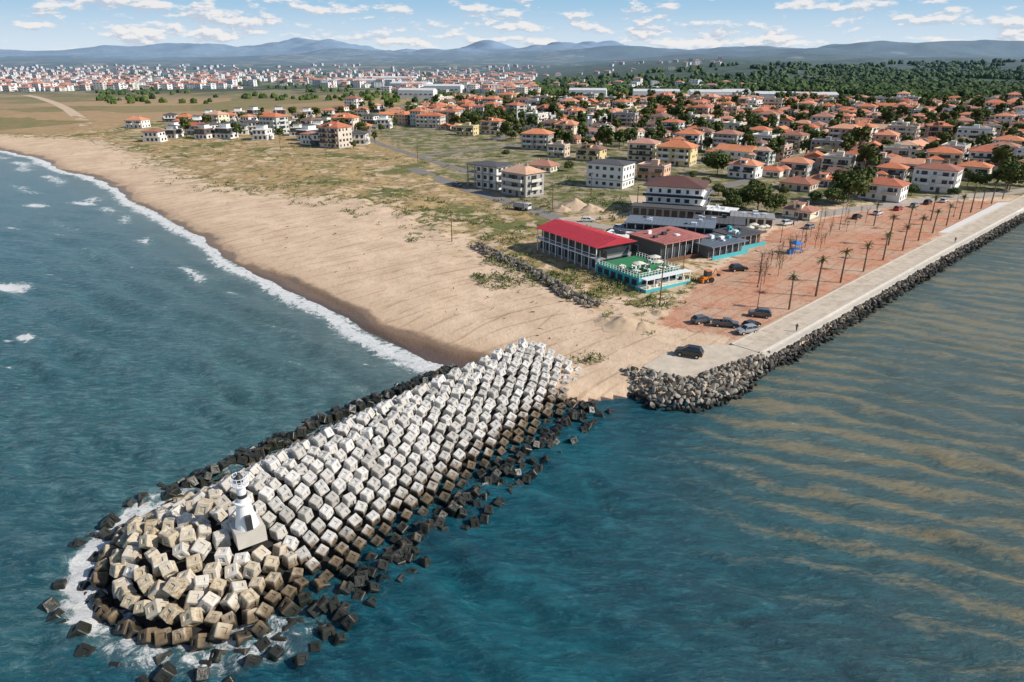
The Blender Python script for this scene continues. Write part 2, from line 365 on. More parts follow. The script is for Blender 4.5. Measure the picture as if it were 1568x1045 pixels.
# ------------------------------------------------------------------ breakwater
m_core=mat('breakwater_core_gap_shade',(.022,.02,.018),.9,.4)  # near-black core colour paints the shade seen in gaps between blocks
ss=np.arange(12,94,.8); nn=np.arange(-79,-43,.8)
SG,NG=np.meshgrid(ss,nn,indexing='ij'); ZG=np.maximum(bw_h(SG,NG),-4)-1.5+.5*fbm(SG/1.2,NG/1.2,2,3)
ZG=ZG-3*sst(SG,90,94)
i=np.arange(SG.size).reshape(SG.shape)
Fq=np.stack([i[:-1,:-1],i[1:,:-1],i[1:,1:],i[:-1,1:]],-1).reshape(-1,4)[:,::-1]
gx=SG*AX[0]+NG*NX[0]; gy=SG*AX[1]+NG*NX[1]
obj('breakwater_mound',mesh_np('breakwater_mound',np.stack([gx.ravel(),gy.ravel(),ZG.ravel()],1),Fq,[m_core],True))
m_blk,t,b=newmat('armour_concrete')
pos=t.n('ShaderNodeNewGeometry').outputs['Position']
z=t.n('ShaderNodeSeparateXYZ',{0:pos}).outputs[2]
tn=t.at('tint'); stn=t.at('stain')
n1=t.noise(pos,2.2,7,.65); n2=t.noise(pos,.7,4,.6); n3=t.noise(pos,7,4,.6)
c=t.mix(tn,(.46,.44,.40),(.72,.70,.665))
c=t.mix(t.st(n1,.46,.70,0,.55),c,(.40,.37,.32))
c=t.mix(t.st(n3,.53,.73,0,.4),c,(.24,.22,.185))
sf=t.m('ADD',stn,t.m('SUBTRACT',n2,.5))
c=t.mix(t.st(sf,.25,.8,0,.75),c,(.50,.40,.25))
c=t.mix(t.m('MULTIPLY',t.st(sf,.6,1.05),t.st(n1,.45,.6,0,.85)),c,(.25,.17,.085))
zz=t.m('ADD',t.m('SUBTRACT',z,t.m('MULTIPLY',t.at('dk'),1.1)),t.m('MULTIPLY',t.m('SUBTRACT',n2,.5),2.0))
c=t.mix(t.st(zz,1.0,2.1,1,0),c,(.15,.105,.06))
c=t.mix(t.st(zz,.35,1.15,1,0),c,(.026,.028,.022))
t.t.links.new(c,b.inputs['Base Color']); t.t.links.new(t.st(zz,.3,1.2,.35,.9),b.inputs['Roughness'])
t.t.links.new(t.bump(t.m('ADD',n1,n3),.5,.06),b.inputs['Normal'])
def antifer(seed):
    bm=bmesh.new(); bmesh.ops.create_cube(bm,size=1.0)
    for v in bm.verts:
        if v.co.z>0: v.co.x*=.88; v.co.y*=.88
        v.co+=Vector((R(-.045,.045),R(-.045,.045),R(-.045,.045)))
    bmesh.ops.bevel(bm,geom=bm.edges[:],offset=.05,segments=1,affect='EDGES')
    big=[f for f in bm.faces if f.calc_area()>.38]
    bmesh.ops.inset_individual(bm,faces=big,thickness=.29,depth=0)
    bmesh.ops.inset_individual(bm,faces=big,thickness=.03,depth=-.08)
    bmesh.ops.triangulate(bm,faces=bm.faces[:])
    V=np.array([v.co[:] for v in bm.verts]); bm.verts.index_update()
    Fc=np.array([[v.index for v in f.verts] for f in bm.faces]); bm.free(); return V,Fc
tp=[antifer(i) for i in range(10)]
P=[];Sc=[];RM=[];tint=[];stain=[];dk=[]
def addblk(s,n,zoff,size,jit,st,yaw=0.0,tilt=0.0,dark=0.0,zabs=None):
    e=.4
    h0=float(bw_h(s,n)); gs=(float(bw_h(s+e,n))-float(bw_h(s-e,n)))/(2*e); gn=(float(bw_h(s,n+e))-float(bw_h(s,n-e)))/(2*e)
    gs=max(-.8,min(.8,gs)); gn=max(-.7,min(.7,gn))
    nx=-(gs*AX[0]+gn*NX[0])*.8; ny=-(gs*AX[1]+gn*NX[1])*.8
    up=Vector((nx,ny,1)).normalized()
    up0=Vector((AX[0],AX[1],0)); xx=(up0-up*up0.dot(up)).normalized(); yy=up.cross(xx)
    M=Matrix((xx,yy,up)).transposed()
    M=M@Matrix.Rotation(yaw,3,'Z')@Euler((math.radians(random.gauss(0,jit)),math.radians(random.gauss(tilt,jit)),math.radians(random.gauss(0,jit*1.3)))).to_matrix()
    x,y=bw(s,n); P.append((x,y,zabs if zabs is not None else max(h0,-1.4)+zoff)); Sc.append(size); RM.append(np.array(M)); tint.append(min(1,max(0,random.gauss(.6,.32)))); stain.append(st); dk.append(dark)
LHS=(28.7,-57.2)   # lighthouse footing (s,n)
row=0; s=32.5
while s<91:
    n=-76+(row%2)*.95
    while n<-45:
        h0=float(bw_h(s,n))
        if h0>-.6:
            low=max(0,(n+52)/6)
            addblk(s+R(-.15,.15),n+R(-.15,.15),-.22+R(-.18,.18)+(.6 if abs(n+66)<.95 else 0),R(1.2,1.4),7,R(0,.25)+low*.8+max(0,(38-s)/8)*.25,R(-.05,.05)+.14,-15)
        n+=1.9
    s+=1.78; row+=1
r_=1.0
while r_<17.5:
    k=max(4,int(math.pi*r_/1.80))
    for i in range(k+1):
        ph=-math.pi/2+math.pi*(i+(.5 if int(r_*2)%2 else 0))/k+R(-.03,.03)
        s=31.2-r_*math.cos(ph)*.98; n=-61+r_*math.sin(ph)*.93
        if s>31.6 or float(bw_h(s,n))<-1.3: continue
        addblk(s+R(-.25,.25),n+R(-.25,.25),-.2+R(-.35,.35),R(1.2,1.58),15,min(1,R(.0,.5)+r_/26),-ph+R(-.25,.25),R(-20,6))
    r_+=1.75
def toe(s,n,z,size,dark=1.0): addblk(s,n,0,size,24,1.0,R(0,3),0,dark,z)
for k in range(900):
    s=R(10,31); n=R(-81,-40)
    h0=float(bw_h(s,n))
    if not(-4.0<h0<-1.0): continue
    x,y=bw(s,n)
    if any((x-p[0])**2+(y-p[1])**2<1.5**2 for p in P): continue
    toe(s,n,R(-.7,.05) if h0<-2.4 else R(-.15,.5),R(1.0,1.5),R(.4,1.1))
for k in range(60):
    s=30+k*1.05+R(-.4,.4)
    if s<80:
        toe(s,bw_nl(s)+.2+R(-.4,.4),R(.3,.8),R(1.0,1.4),R(.5,1))
        toe(s+.5,bw_nl(s)-1.1+R(-.5,.5),R(-.2,.4),R(.9,1.35))
        if random.random()<.4: toe(s+.2,bw_nl(s)-2.3+R(-.5,.5),R(-.45,.1),R(.9,1.2))
    if s<83:
        toe(s,bw_nr(s)-.7+R(-.4,.4),R(.1,.6),R(1.0,1.35),R(.4,1))
        if random.random()<.5: toe(s+.5,bw_nr(s)+.6+R(-.4,.4),R(-.4,.05),R(.95,1.25))
        if random.random()<.55: toe(s+.2,bw_nr(s)+2.6+R(-.35,.35),R(-.35,.12),R(.95,1.25))
keep=[i for i,p in enumerate(P) if math.hypot(p[0]-U(380,812,4.6)[0],p[1]-U(380,812,4.6)[1])>1.25]
P=[P[i] for i in keep];Sc=[Sc[i] for i in keep];RM=[RM[i] for i in keep];tint=[tint[i] for i in keep];stain=[stain[i] for i in keep];dk=[dk[i] for i in keep]
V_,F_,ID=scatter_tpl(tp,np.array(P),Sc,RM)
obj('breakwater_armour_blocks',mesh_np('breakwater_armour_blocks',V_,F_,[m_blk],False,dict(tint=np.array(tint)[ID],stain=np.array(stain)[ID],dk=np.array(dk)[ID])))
NBLK=len(P)
# ------------------------------------------------------------------ common materials
white=mat('white_paint',(.84,.84,.83),.6,.04); dark=mat('dark_metal',(.03,.032,.035),.5,.2)
glass=mat('window_glass',(.035,.045,.055),.15,.3); conc=mat('concrete',(.54,.50,.44),.85,.18,.8,bump=.2)
grey=mat('grey_render',(.30,.30,.30),.8,.15); bark=mat('bark',(.16,.11,.07),.9,.3)
# ------------------------------------------------------------------ lighthouse
g=MB()
g.prism([(-1.5,-1.4),(1.5,-1.4),(1.5,1.4),(-1.5,1.4)],-1.6,.2,1)
g.cyl(0,0,.2,3.0,1.2,.66,24,0); g.cyl(0,0,3.0,3.16,.84,.84,24,0); g.cyl(0,0,3.16,5.2,.5,.45,24,0)
g.cyl(0,0,3.7,4.1,.52,.52,24,2); g.cyl(0,0,5.2,5.36,.9,.9,24,0)
for i in range(12):
    a=i*math.pi/6; a2=a+math.pi/6; p=(.84*math.cos(a),.84*math.sin(a)); q=(.84*math.cos(a2),.84*math.sin(a2))
    g.rod((p[0],p[1],5.36),(p[0],p[1],6.2),.035,.035,5,0); g.rod((p[0],p[1],6.2),(q[0],q[1],6.2),.035,.035,5,0); g.rod((p[0],p[1],5.8),(q[0],q[1],5.8),.025,.025,5,0)
g.cyl(0,0,5.36,6.05,.32,.32,16,3); g.cyl(0,0,6.05,6.45,.42,.06,16,2); g.rod((0,0,6.4),(0,0,7.2),.035,.02,5,2)
g.box(-.32,-1.27,.2,.32,-.9,1.9,2); g.box(.95,-.2,1.5,1.08,.2,2.1,2)
x,y=U(380,812,4.6)
obj('lighthouse',g.mesh('lighthouse',[white,conc,dark,glass]),(x,y,5.15),math.radians(35),sc=.98)
# ------------------------------------------------------------------ rocks
m_rock,t,b=newmat('riprap_stone')
pos=t.n('ShaderNodeNewGeometry').outputs['Position']; z=t.n('ShaderNodeSeparateXYZ',{0:pos}).outputs[2]
n1=t.noise(pos,2.5,7,.65)
c=t.mix(t.at('tint'),(.09,.08,.068),(.44,.40,.33)); c=t.mix(t.st(n1,.5,.7,0,.5),c,(.09,.08,.07))
c=t.mix(t.st(t.m('ADD',z,t.m('SUBTRACT',n1,.5)),.5,1.2,1,0),c,(.018,.018,.016))
t.t.links.new(c,b.inputs['Base Color']); b.inputs['Roughness'].default_value=.85
t.t.links.new(t.bump(n1,.6,.1),b.inputs['Normal'])
iv,if_=ico(2)
rt=[]
for k in range(10):
    V=iv.copy(); 
    for j in range(9):
        d=rng.normal(size=3); d/=np.linalg.norm(d); c0=rng.uniform(.35,.7); pr=V@d; V=V-np.outer(np.maximum(pr-c0,0),d)
    V=V*(1.15,rng.uniform(.7,1),rng.uniform(.6,.85)); rt.append((V,if_))
def rocks(name,pts,szs,tints):
    V_,F_,ID=scatter_tpl(rt,np.array(pts),szs,rotm(len(pts)))
    obj(name,mesh_np(name,V_,F_,[m_rock],False,dict(tint=np.array(tints)[ID])))
pts=[];sz=[];ti=[]
OUT=[U(1172,546,1.8),U(1235,511,1.8),U(1330,456,1.8),U(1440,393,1.8),U(1568,323,1.8)]
ox,oy=OUT[-1]; OUT.append((ox+220,oy+220*.96))
for a,bb in zip(OUT[:-1],OUT[1:]):
    L=math.dist(a,bb); tx,ty=(bb[0]-a[0])/L,(bb[1]-a[1])/L; px_,py_=ty,-tx
    for k in range(int(L/.8)):
        for j in range(4):
            o=.45+j*.75+R(-.25,.25); q=k*.8+R(-.4,.4)
            pts.append((a[0]+tx*q+px_*o,a[1]+ty*q+py_*o,1.15-j*.42+R(-.2,.2))); sz.append(R(.4,.8)); ti.append(R(0,.32))
rocks('promenade_riprap',pts,sz,ti)
pts=[];sz=[];ti=[]
MND=UL([(918,566),(985,566),(1045,580),(1100,560),(1160,540),(1200,546),(1135,604),(1070,626),(1000,622),(960,600)],.8)
mx=[p[0] for p in MND]; my=[p[1] for p in MND]
for k in range(9000):
    x=R(min(mx),max(mx)); y=R(min(my),max(my)); s_=float(sd(np.array([x]),np.array([y]),MND)[0])
    if s_<0 or len(pts)>900: continue
    if any((x-p[0])**2+(y-p[1])**2<.36 for p in pts): continue
    pts.append((x,y,min(2.3,.0+s_*.7)+R(-.15,.35))); sz.append(R(.42,.85)); ti.append(R(.1,.9))
rocks('groyne_rocks',pts,sz,ti)
pts=[];sz=[];ti=[]
RW=UL([(728,377),(770,396),(820,420),(870,452),(918,473)])
for a,bb in zip(RW[:-1],RW[1:]):
    L=math.dist(a,bb); tx,ty=(bb[0]-a[0])/L,(bb[1]-a[1])/L
    for k in range(int(L/.55)):
        for j in range(3):
            o=R(-1.9,1.9); q=k*.55+R(-.3,.3)
            pts.append((a[0]+tx*q+ty*o,a[1]+ty*q-tx*o,2.2+.8*(1-abs(o)/2)+R(-.1,.2))); sz.append(R(.4,.8)); ti.append(R(.0,.5))
rocks('beach_rock_wall',pts,sz,ti)
# ------------------------------------------------------------------ promenade, roads, pads
def strip(name,pts,w,z,m,thick=None):
    n=len(pts); Lp=[];Rp=[]
    for i in range(n):
        a=pts[max(i-1,0)]; c=pts[min(i+1,n-1)]; L=math.dist(a,c); tx,ty=(c[0]-a[0])/L,(c[1]-a[1])/L
        Lp.append((pts[i][0]-ty*w/2,pts[i][1]+tx*w/2)); Rp.append((pts[i][0]+ty*w/2,pts[i][1]-tx*w/2))
    g=MB(); 
    for i in range(n-1):
        q=[Lp[i],Rp[i],Rp[i+1],Lp[i+1]]
        if thick: g.prism(q,z-thick,z,0)
        else: g.add([(p[0],p[1],z) for p in q],[(0,1,2,3)],0)
    return obj(name,g.mesh(name,[m]))
def offs(pts,o):
    r=[]
    for i in range(len(pts)):
        a=pts[max(i-1,0)]; c=pts[min(i+1,len(pts)-1)]; L=math.dist(a,c); tx,ty=(c[0]-a[0])/L,(c[1]-a[1])/L
        r.append((pts[i][0]-ty*o,pts[i][1]+tx*o))
    return r
m_prom,t,b=newmat('promenade_concrete')
pos=t.n('ShaderNodeNewGeometry').outputs['Position']
br=t.n('ShaderNodeTexBrick',{'Vector':t.map(pos,-math.radians(43.8)),'Color1':(.64,.55,.44,1),'Color2':(.57,.49,.39,1),'Mortar':(.28,.24,.19,1),'Scale':1.0,'Mortar Size':.025,'Brick Width':3.0,'Row Height':2.4}).outputs[0]
n1=t.noise(pos,.6,6,.65); c=t.mix(t.st(n1,.45,.65,0,.6),br,(.42,.31,.21)); t.t.links.new(c,b.inputs['Base Color']); b.inputs['Roughness'].default_value=.85
strip('promenade',offs(OUT,3.9),5.2,2.18,m_prom,2.0)
strip('promenade_ledge',offs(OUT,.65),1.3,1.75,conc,2.0)
strip('promenade_kerb',offs(OUT,6.65),.3,2.30,conc,1.0)
strip('promenade_parapet',offs(OUT,1.17),.26,2.34,conc,1.0)
g=MB(); g.prism(UL([(985,562),(1012,545),(1045,532),(1085,529),(1135,530),(1172,540),(1110,556),(1080,570),(1045,578),(1010,572)]),1.2,2.1,0)
obj('concrete_pad',g.mesh('concrete_pad',[mat('pad_concrete',(.58,.50,.40),.9,.35,.7)]))
m_asph=mat('asphalt',(.22,.20,.185),.9,.25,.5)
m_dirt=mat('dirt_track',(.58,.44,.31),.95,.25,.4)
strip('access_road',UL([(548,206),(585,222),(640,240),(690,255),(735,268)]),5,2.05,m_asph)
strip('coast_road',UL([(630,258),(680,277),(720,291),(770,307),(820,322),(860,337)]),7,2.054,m_asph)
strip('town_road',UL([(860,337),(960,330),(985,322),(975,300)]),6,2.058,m_dirt)
strip('seafront_road',UL([(860,338),(940,350),(1100,352),(1190,340),(1300,322),(1420,306),(1540,296),(1620,284)]),6,2.062,mat('road_grey',(.40,.35,.30),.9,.15,.5))
strip('dirt_road',UL([(162,222),(150,210),(136,198),(128,186),(104,168),(84,158),(60,150),(40,146)]),10,2.05,m_dirt)
for k,(pp) in enumerate([[(600,205),(700,196),(820,188),(1000,182)],[(640,240),(760,225),(900,215),(1080,210),(1300,205),(1560,198)],[(1000,260),(1100,240),(1200,215),(1330,190),(1500,168)],[(760,215),(800,185),(840,160)],[(980,320),(1100,290),(1250,245),(1400,212),(1568,180)]]):
    strip('town_street',UL(pp),6,2.066+.004*k,m_asph)
g=MB(); g.prism(UL([(1436,357),(1528,311),(1568,309),(1568,321),(1530,333),(1470,358)]),1.5,2.12,0)
obj('white_paving',g.mesh('white_paving',[mat('light_paving',(.74,.71,.66),.8,.06)]))
# ------------------------------------------------------------------ houses
WALLP=[(.78,.76,.72),(.74,.66,.52),(.70,.62,.50),(.76,.72,.64),(.66,.52,.40),(.56,.54,.52),(.80,.79,.76),(.72,.66,.50),(.70,.45,.33),(.50,.56,.52),(.78,.76,.72),(.40,.38,.36),(.72,.58,.30),(.62,.56,.48)]
ROOFP=[(.62,.21,.10),(.68,.26,.13),(.50,.16,.09),(.70,.34,.21),(.36,.15,.10),(.64,.23,.11),(.24,.14,.11),(.66,.28,.16),(.52,.27,.20),(.58,.18,.09),(.44,.21,.15),(.62,.38,.26)]
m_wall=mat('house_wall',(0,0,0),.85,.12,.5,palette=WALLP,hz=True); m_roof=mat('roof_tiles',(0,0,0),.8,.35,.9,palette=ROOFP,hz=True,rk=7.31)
m_frame=mat('window_frame',(0,0,0),.6,.05,palette=[(.72,.72,.70),(.70,.66,.58),(.62,.60,.58),(.34,.22,.14),(.72,.72,.70),(.55,.48,.40)],rk=13.7); m_wwall=mat('white_render',(.80,.79,.76),.8,.08,.5); m_dwall=mat('dark_render',(.10,.10,.105),.7,.15)
m_brroof=mat('brown_tiles',(.13,.06,.05),.7,.2); m_red=mat('red_metal_roof',(.46,.03,.05),.5,.25,.6); m_pink=mat('faded_red_roof',(.50,.18,.15),.6,.35,.8)
HM=[m_wall,m_roof,glass,m_frame,grey,m_dwall]
def windows(g,w,d,n,fh,gl=2,fr=3,prob=.9,z0=0,cx=0,cy=0):
    for side in range(4):
        L=w if side%2==0 else d; k=max(2,int(L/2.9)); dd=(d if side%2==0 else w)/2
        old=g.M; g.M=old@Matrix.Translation((cx,cy,0))@Matrix.Rotation(side*math.pi/2,4,'Z')
        for fl in range(n):
            for i in range(k):
                if random.random()>prob: continue
                x=-L/2+L*(i+.5)/k; zb=z0+fl*fh+.95; ww=random.choice([.45,.6,.8])
                g.box(x-ww-.08,-dd-.04,zb-.08,x+ww+.08,-dd+.05,zb+1.33,fr)
                g.box(x-ww,-dd-.07,zb,x+ww,-dd+.05,zb+1.25,gl)
        g.M=old
def house_mesh(w,d,n,roof='hip',style=0):
    g=MB(); fh=2.9; hh=n*fh
    g.box(-w/2,-d/2,-.5,w/2,d/2,hh,0)
    windows(g,w,d,n,fh)
    g.box(-w/2-.05,-d/2-.05,-.4,w/2+.05,d/2+.05,.45,4)
    for fl in range(1,n):
        z=fl*fh
        for (bx,bl) in ([(-w/4,w*.36),(w/4,w*.36)] if style%2==0 else [(0,w*.8)]):
            g.box(bx-bl/2,-d/2-1.4,z-.12,bx+bl/2,-d/2+.01,z+.06,3)
            g.box(bx-bl/2,-d/2-1.4,z+.06,bx+bl/2,-d/2-1.32,z+.95,3 if style<2 else 2)
            g.box(bx-bl/2,-d/2-1.4,z+.061,bx-bl/2+.07,-d/2,z+.94,3); g.box(bx+bl/2-.07,-d/2-1.4,z+.062,bx+bl/2,-d/2,z+.94,3)
            g.box(bx-.9,-d/2-.09,z+.05,bx+.9,-d/2+.04,z+2.2,2)
        if style in (1,3):
            g.box(w/2-.01,-d*.3,z-.12,w/2+1.3,d*.2,z+.06,3); g.box(w/2+1.22,-d*.3,z+.06,w/2+1.3,d*.2,z+.95,3)
            g.box(w/2-.03,-d*.2,z+.05,w/2+.09,d*.08,z+2.2,2)
    g.box(w*.1,-d/2-.1,0,w*.1+1.2,-d/2+.04,2.2,5)
    if roof=='hip':
        g.hip(-w/2,-d/2,w/2,d/2,hh,min(w,d)*R(.17,.26),R(.4,.9),1)
        g.box(w*.15,-.3,hh+.5,w*.15+.7,.4,hh+min(w,d)*.22+.9,4); g.box(-w*.28,d*.1,hh+.3,-w*.28+.6,d*.1+.6,hh+min(w,d)*.2+.6,0)
        if style==2:
            g.box(-1.3,-d/2+.3,hh+.1,1.3,0,hh+2.1,0); g.gable(-1.5,-d/2+.2,1.5,0,hh+2.1,.5,.2,1); g.box(-.6,-d/2+.22,hh+.8,.6,-d/2+.4,hh+1.8,2)
    elif roof=='gable':
        g.box(-w/2-.4,-d/2-.4,hh,w/2+.4,d/2+.4,hh+.14,3); g.gable(-w/2,-d/2,w/2,d/2,hh+.15,d*.24,.6,1); g.box(w*.2,-.3,hh+.5,w*.2+.7,.4,hh+d*.24+.8,4)
    elif roof=='ell':
        g.hip(-w/2,-d/2,w/2,d/2,hh,min(w,d)*.22,.6,1)
        g.box(-w/2+.02,-d/2-4,-.5,-w*.05,-d/2+.02,hh-2.6,0); g.hip(-w/2,-d/2-4,-w*.05,-d/2+1,hh-2.6,1.3,.5,1); g.box(-w/2+1,-d/2-4.06,1,-w*.05-1.2,-d/2-3.9,2.3,2)
    elif roof=='flat':
        g.box(-w/2-.15,-d/2-.15,hh,w/2+.15,d/2+.15,hh+.25,4)
        for a in ((-w/2,-d/2,w/2,-d/2+.2),(-w/2,d/2-.2,w/2,d/2),(-w/2,-d/2+.2,-w/2+.2,d/2-.2),(w/2-.2,-d/2+.2,w/2,d/2-.2)): g.box(a[0],a[1],hh+.25,a[2],a[3],hh+.9,0)
        g.box(-1.5,0,hh+.25,1.6,2.6,hh+2.5,0); g.box(w*.25,-d*.3,hh+.25,w*.25+1.4,-d*.3+1,hh+1.2,3)
    return g.mesh('house',HM)
HV=[]
for (w,d,n,r) in [(12,10,2,'hip'),(13,11,3,'hip'),(14,11,3,'hip'),(11,9,2,'gable'),(15,12,4,'hip'),(12,9,2,'ell'),(10,9,2,'hip'),(16,11,3,'hip'),(11,10,1,'hip'),(13,10,2,'gable'),(12,11,3,'flat'),(14,12,4,'hip'),(13,10,3,'ell'),(17,10,2,'gable'),(10,8,1,'gable'),(9,8,2,'gable'),(14,10,2,'ell'),(13,12,3,'flat'),(18,11,4,'flat'),(9,8,1,'hip')]:
    for st in random.sample(range(4),2): HV.append(house_mesh(w,d,n,r,st))
placed=[]
def free(x,y,r): return all((x-a)**2+(y-b_)**2>(r+c_)**2 for a,b_,c_ in placed)
def gone(x,y): placed.append((x,y,8.5))
def villa_mesh(k):
    g=MB(); w=R(9,13); d=R(8,11)
    a,b_=((0,5) if k%2 else (5,0)) if k%3 else (0,0)
    g.box(-w/2,-d/2,-.5,w/2,d/2,3.1,a); g.box(-w/2+1.4,-d/2-.8,3.1,w/2-.6,d/2-.5,6.1,b_)
    g.box(-w/2-.3,-d/2-.3,3.0,w/2+.3,d/2+.3,3.25,3); g.box(-w/2+1.0,-d/2-1.3,6.1,w/2-.2,d/2-.2,6.35,3 if k%2 else 5)
    if k%2: g.box(-w/4,-d/4,6.35,w/4,d/3,8.7,a); g.box(-w/4-.5,-d/4-.5,8.7,w/4+.5,d/3+.5,8.9,5)
    else: g.hip(-w/2+1.4,-d/2-.8,w/2-.6,d/2-.5,6.35,1.5,.5,5 if k%4 else 1)
    for z in (0,3.2):
        for x in (-3,-.2,2.6):
            g.box(x,-d/2-.93 if z else -d/2-.1,z+.7,x+1.4,-d/2+.1,z+2.4,2)
        g.box(w/2-.7 if z else w/2-.1,-2.5,z+.8,w/2-.5 if z else w/2+.07,-.8,z+2.2,2); g.box(w/2-.7 if z else w/2-.1,1,z+.8,w/2-.5 if z else w/2+.07,2.8,z+2.2,2)
        g.box(-w/2-.06 if not z else -w/2+1.34,-2,z+.8,-w/2+.1 if not z else -w/2+1.5,1,z+2.2,2)
    g.box(-w/2,-d/2-.8,3.25,-w/2+1.4,-d/2-.72,4.1,2)
    return g.mesh('villa',[m_wwall,m_roof,glass,m_frame,grey,m_dwall])
VV_=[villa_mesh(k) for k in range(9)]
VIL=[(240,216),(262,213),(318,214),(302,207),(352,204),(345,211),(405,214),(425,205),(418,211),(478,222),(470,214),(520,224),(552,221),(500,224),(300,198),(335,193),(378,190),(410,188),(445,196),(478,196),(505,198),(540,196),(565,190),(590,186),(470,182),(500,180),(525,176),(555,178),(430,180),(395,180),(372,207),(285,192),(270,203),(590,196),(575,173),(545,170),(610,178),(455,206),(500,210),(530,206),(265,186),(322,184),(365,182),(350,188),(455,188),(520,188),(484,205),(560,205),(385,199),(325,202)]
treepos=[]
for k,(a,c) in enumerate(VIL):
    x,y=U(a+R(-5,5),c+R(-1.5,1.5))
    if free(x,y,3):
        if k%4==3: obj('house',random.choice(HV[:14]),(x,y,2),math.radians(-12+R(-25,25)))
        else: obj('villa',VV_[(k*5)%9],(x,y,2),math.radians(-10+R(-25,25)),sc=R(.85,1.1))
        gone(x,y)
        if random.random()<.8: treepos.append((x+R(9,13),y+R(-10,10)))
x,y=U(212,196); obj('red_house',house_mesh(14,10,2,'hip',0),(x,y,2),math.radians(-10)); gone(x,y)
HP=[(800,298,13,10,3,'hip',-45),(832,262,12,9,1,'hip',-30),(823,228,16,11,3,'hip',-20),(855,240,10,8,2,'flat',-25),(985,245,14,12,3,'hip',-25),(1035,252,17,12,3,'hip',-30),(1140,272,12,9,2,'hip',-38),(1180,270,10,8,1,'hip',-38),(1218,268,12,9,2,'ell',-38),(1222,290,12,10,1,'hip',-40),(1262,284,11,8,1,'hip',-40),(1225,333,9,8,1,'hip',-42),(1350,305,14,10,2,'hip',-42),(1430,292,15,12,3,'hip',-40),(1385,270,12,9,2,'gable',-35),(1290,228,16,12,4,'hip',-35),(1275,262,12,10,2,'hip',-35),(1488,275,12,10,2,'hip',-40),(1540,240,14,12,3,'hip',-40),(1345,262,11,9,2,'flat',-38),(905,245,13,10,2,'hip',-28),(1000,275,12,9,2,'flat',-30),(660,195,20,12,3,'hip',-15),(716,207,13,10,2,'flat',-20),(755,205,14,11,3,'hip',-20),(690,188,14,11,3,'hip',-20)]
for (a,c,w,d,n,r,an) in HP:
    x,y=U(a,c); obj('apartment_house' if n>2 else 'house',house_mesh(w,d,n,r,random.randrange(4)),(x,y,2),math.radians(an)); gone(x,y)
g=MB(); g.box(-8,-6,-.5,8,6,9.2,0); windows(g,16,12,3,3.0,2,3,1); g.hip(-8,-6,8,6,9.2,1.2,.5,5); g.box(-8.4,-6.4,3.0,8.4,6.4,3.12,4)
x,y=U(934,284); obj('white_apartment_block',g.mesh('wab',[m_wwall,m_roof,glass,white,grey,m_dwall]),(x,y,2),math.radians(-32)); gone(x,y)
g=MB()
for fl in range(4):
    z=fl*3.0; g.box(-8,-6,z-.25,8,6,z,0)
    if fl<3:
        for ix in (-7.6,-3.8,0,3.8,7.3):
            for iy in (-5.6,0,5.4): g.box(ix-.2,iy-.2,z,ix+.2,iy+.2,z+2.75,0)
        g.box(-3.6,-5,z,7.2,5,z+2.75,1); 
        for k in range(3): g.box(-3+k*3.3,-5.06,z+.7,-1.4+k*3.3,-4.9,z+2.2,2)
        for k in range(3): g.box(7.1,-4+k*3,z+.7,7.26,-2.4+k*3,z+2.2,2)
g.hip(-8,-6,8,6,9.01,1.0,.2,3)
x,y=U(752,286); obj('unfinished_building',g.mesh('ub',[mat('raw_concrete',(.42,.40,.37),.9,.15),m_wwall,glass,m_dwall]),(x,y,2),math.radians(-38)); gone(x,y)
x,y=U(788,268); gone(x,y)
g=MB(); g.box(-9,-7,-.5,9,7,9,0); windows(g,18,14,3,3.0,2,3,.95); g.hip(-9,-7,9,7,9,2.6,1.2,1)
for z in (3,6): g.box(-9.8,-9.4,z-.15,9.8,-7,z,3); g.box(-9.8,-9.4,z,9.8,-9.3,z+.9,2); g.box(9,-9.3,z-.14,11,7,z-.01,3); g.box(10.9,-9.3,z,11,7,z+.9,2)
g.box(-12,-15,-.4,11,-9.5,3.4,4); g.box(-12.5,-15.6,3.4,11.5,-9.42,3.6,5)
for k in range(9): g.box(-11.6+k*2.5,-15.08,.7,-9.8+k*2.5,-14.9,2.8,2)
x,y=U(1033,322); obj('guest_house',g.mesh('gh',[m_wwall,m_brroof,glass,white,grey,m_dwall]),(x,y,2),math.radians(-20)); placed.append((x,y,15))
for a,c in [(900,375),(960,370),(1010,380),(1090,370),(1030,345),(1130,350),(1180,350),(880,315),(940,310),(1130,310),(1170,300),(1100,295),(1300,300),(1060,290)]:
    x,y=U(a,c); placed.append((x,y,9))
TP=UL([(600,186),(640,168),(700,158),(850,157),(1000,156),(1200,158),(1568,158),(1720,158),(1720,260),(1568,285),(1480,292),(1300,285),(1190,262),(1100,246),(960,236),(900,235),(800,222),(720,205),(640,196)])
cnt=0; G2=math.radians(-35)
ca,sa=math.cos(G2),math.sin(G2)
cand=[]
for i in range(-64,74):
    for j in range(-64,74):
        u=i*16.6+(i//3)*4.5; v=j*15.8+(j//2)*6.2
        u+=6*math.sin(v/90); v+=6*math.sin(u/110)
        x=u*ca-v*sa+200; y=u*sa+v*ca+500
        cand.append((x+R(-3,3),y+R(-3,3)))
cx=np.array([c[0] for c in cand]); cy=np.array([c[1] for c in cand]); inn=inside(cx,cy,TP)
for (x,y),k in zip(cand,inn):
    if not k: continue
    dens=float(fbm(np.array([x/90.]),np.array([y/90.]),2,7)[0])
    if random.random()<.10 or dens<.24: treepos.append((x,y)); treepos.append((x+R(-8,8),y+R(-8,8))); continue
    if not free(x,y,2.5): continue
    obj('house',random.choice(HV),(x,y,2),G2+random.choice([0,math.pi/2,0])+R(-.2,.2),sc=R(.75,1.08)); cnt+=1
    if random.random()<.8: treepos.append((x+R(7,10),y+R(-8,8)))
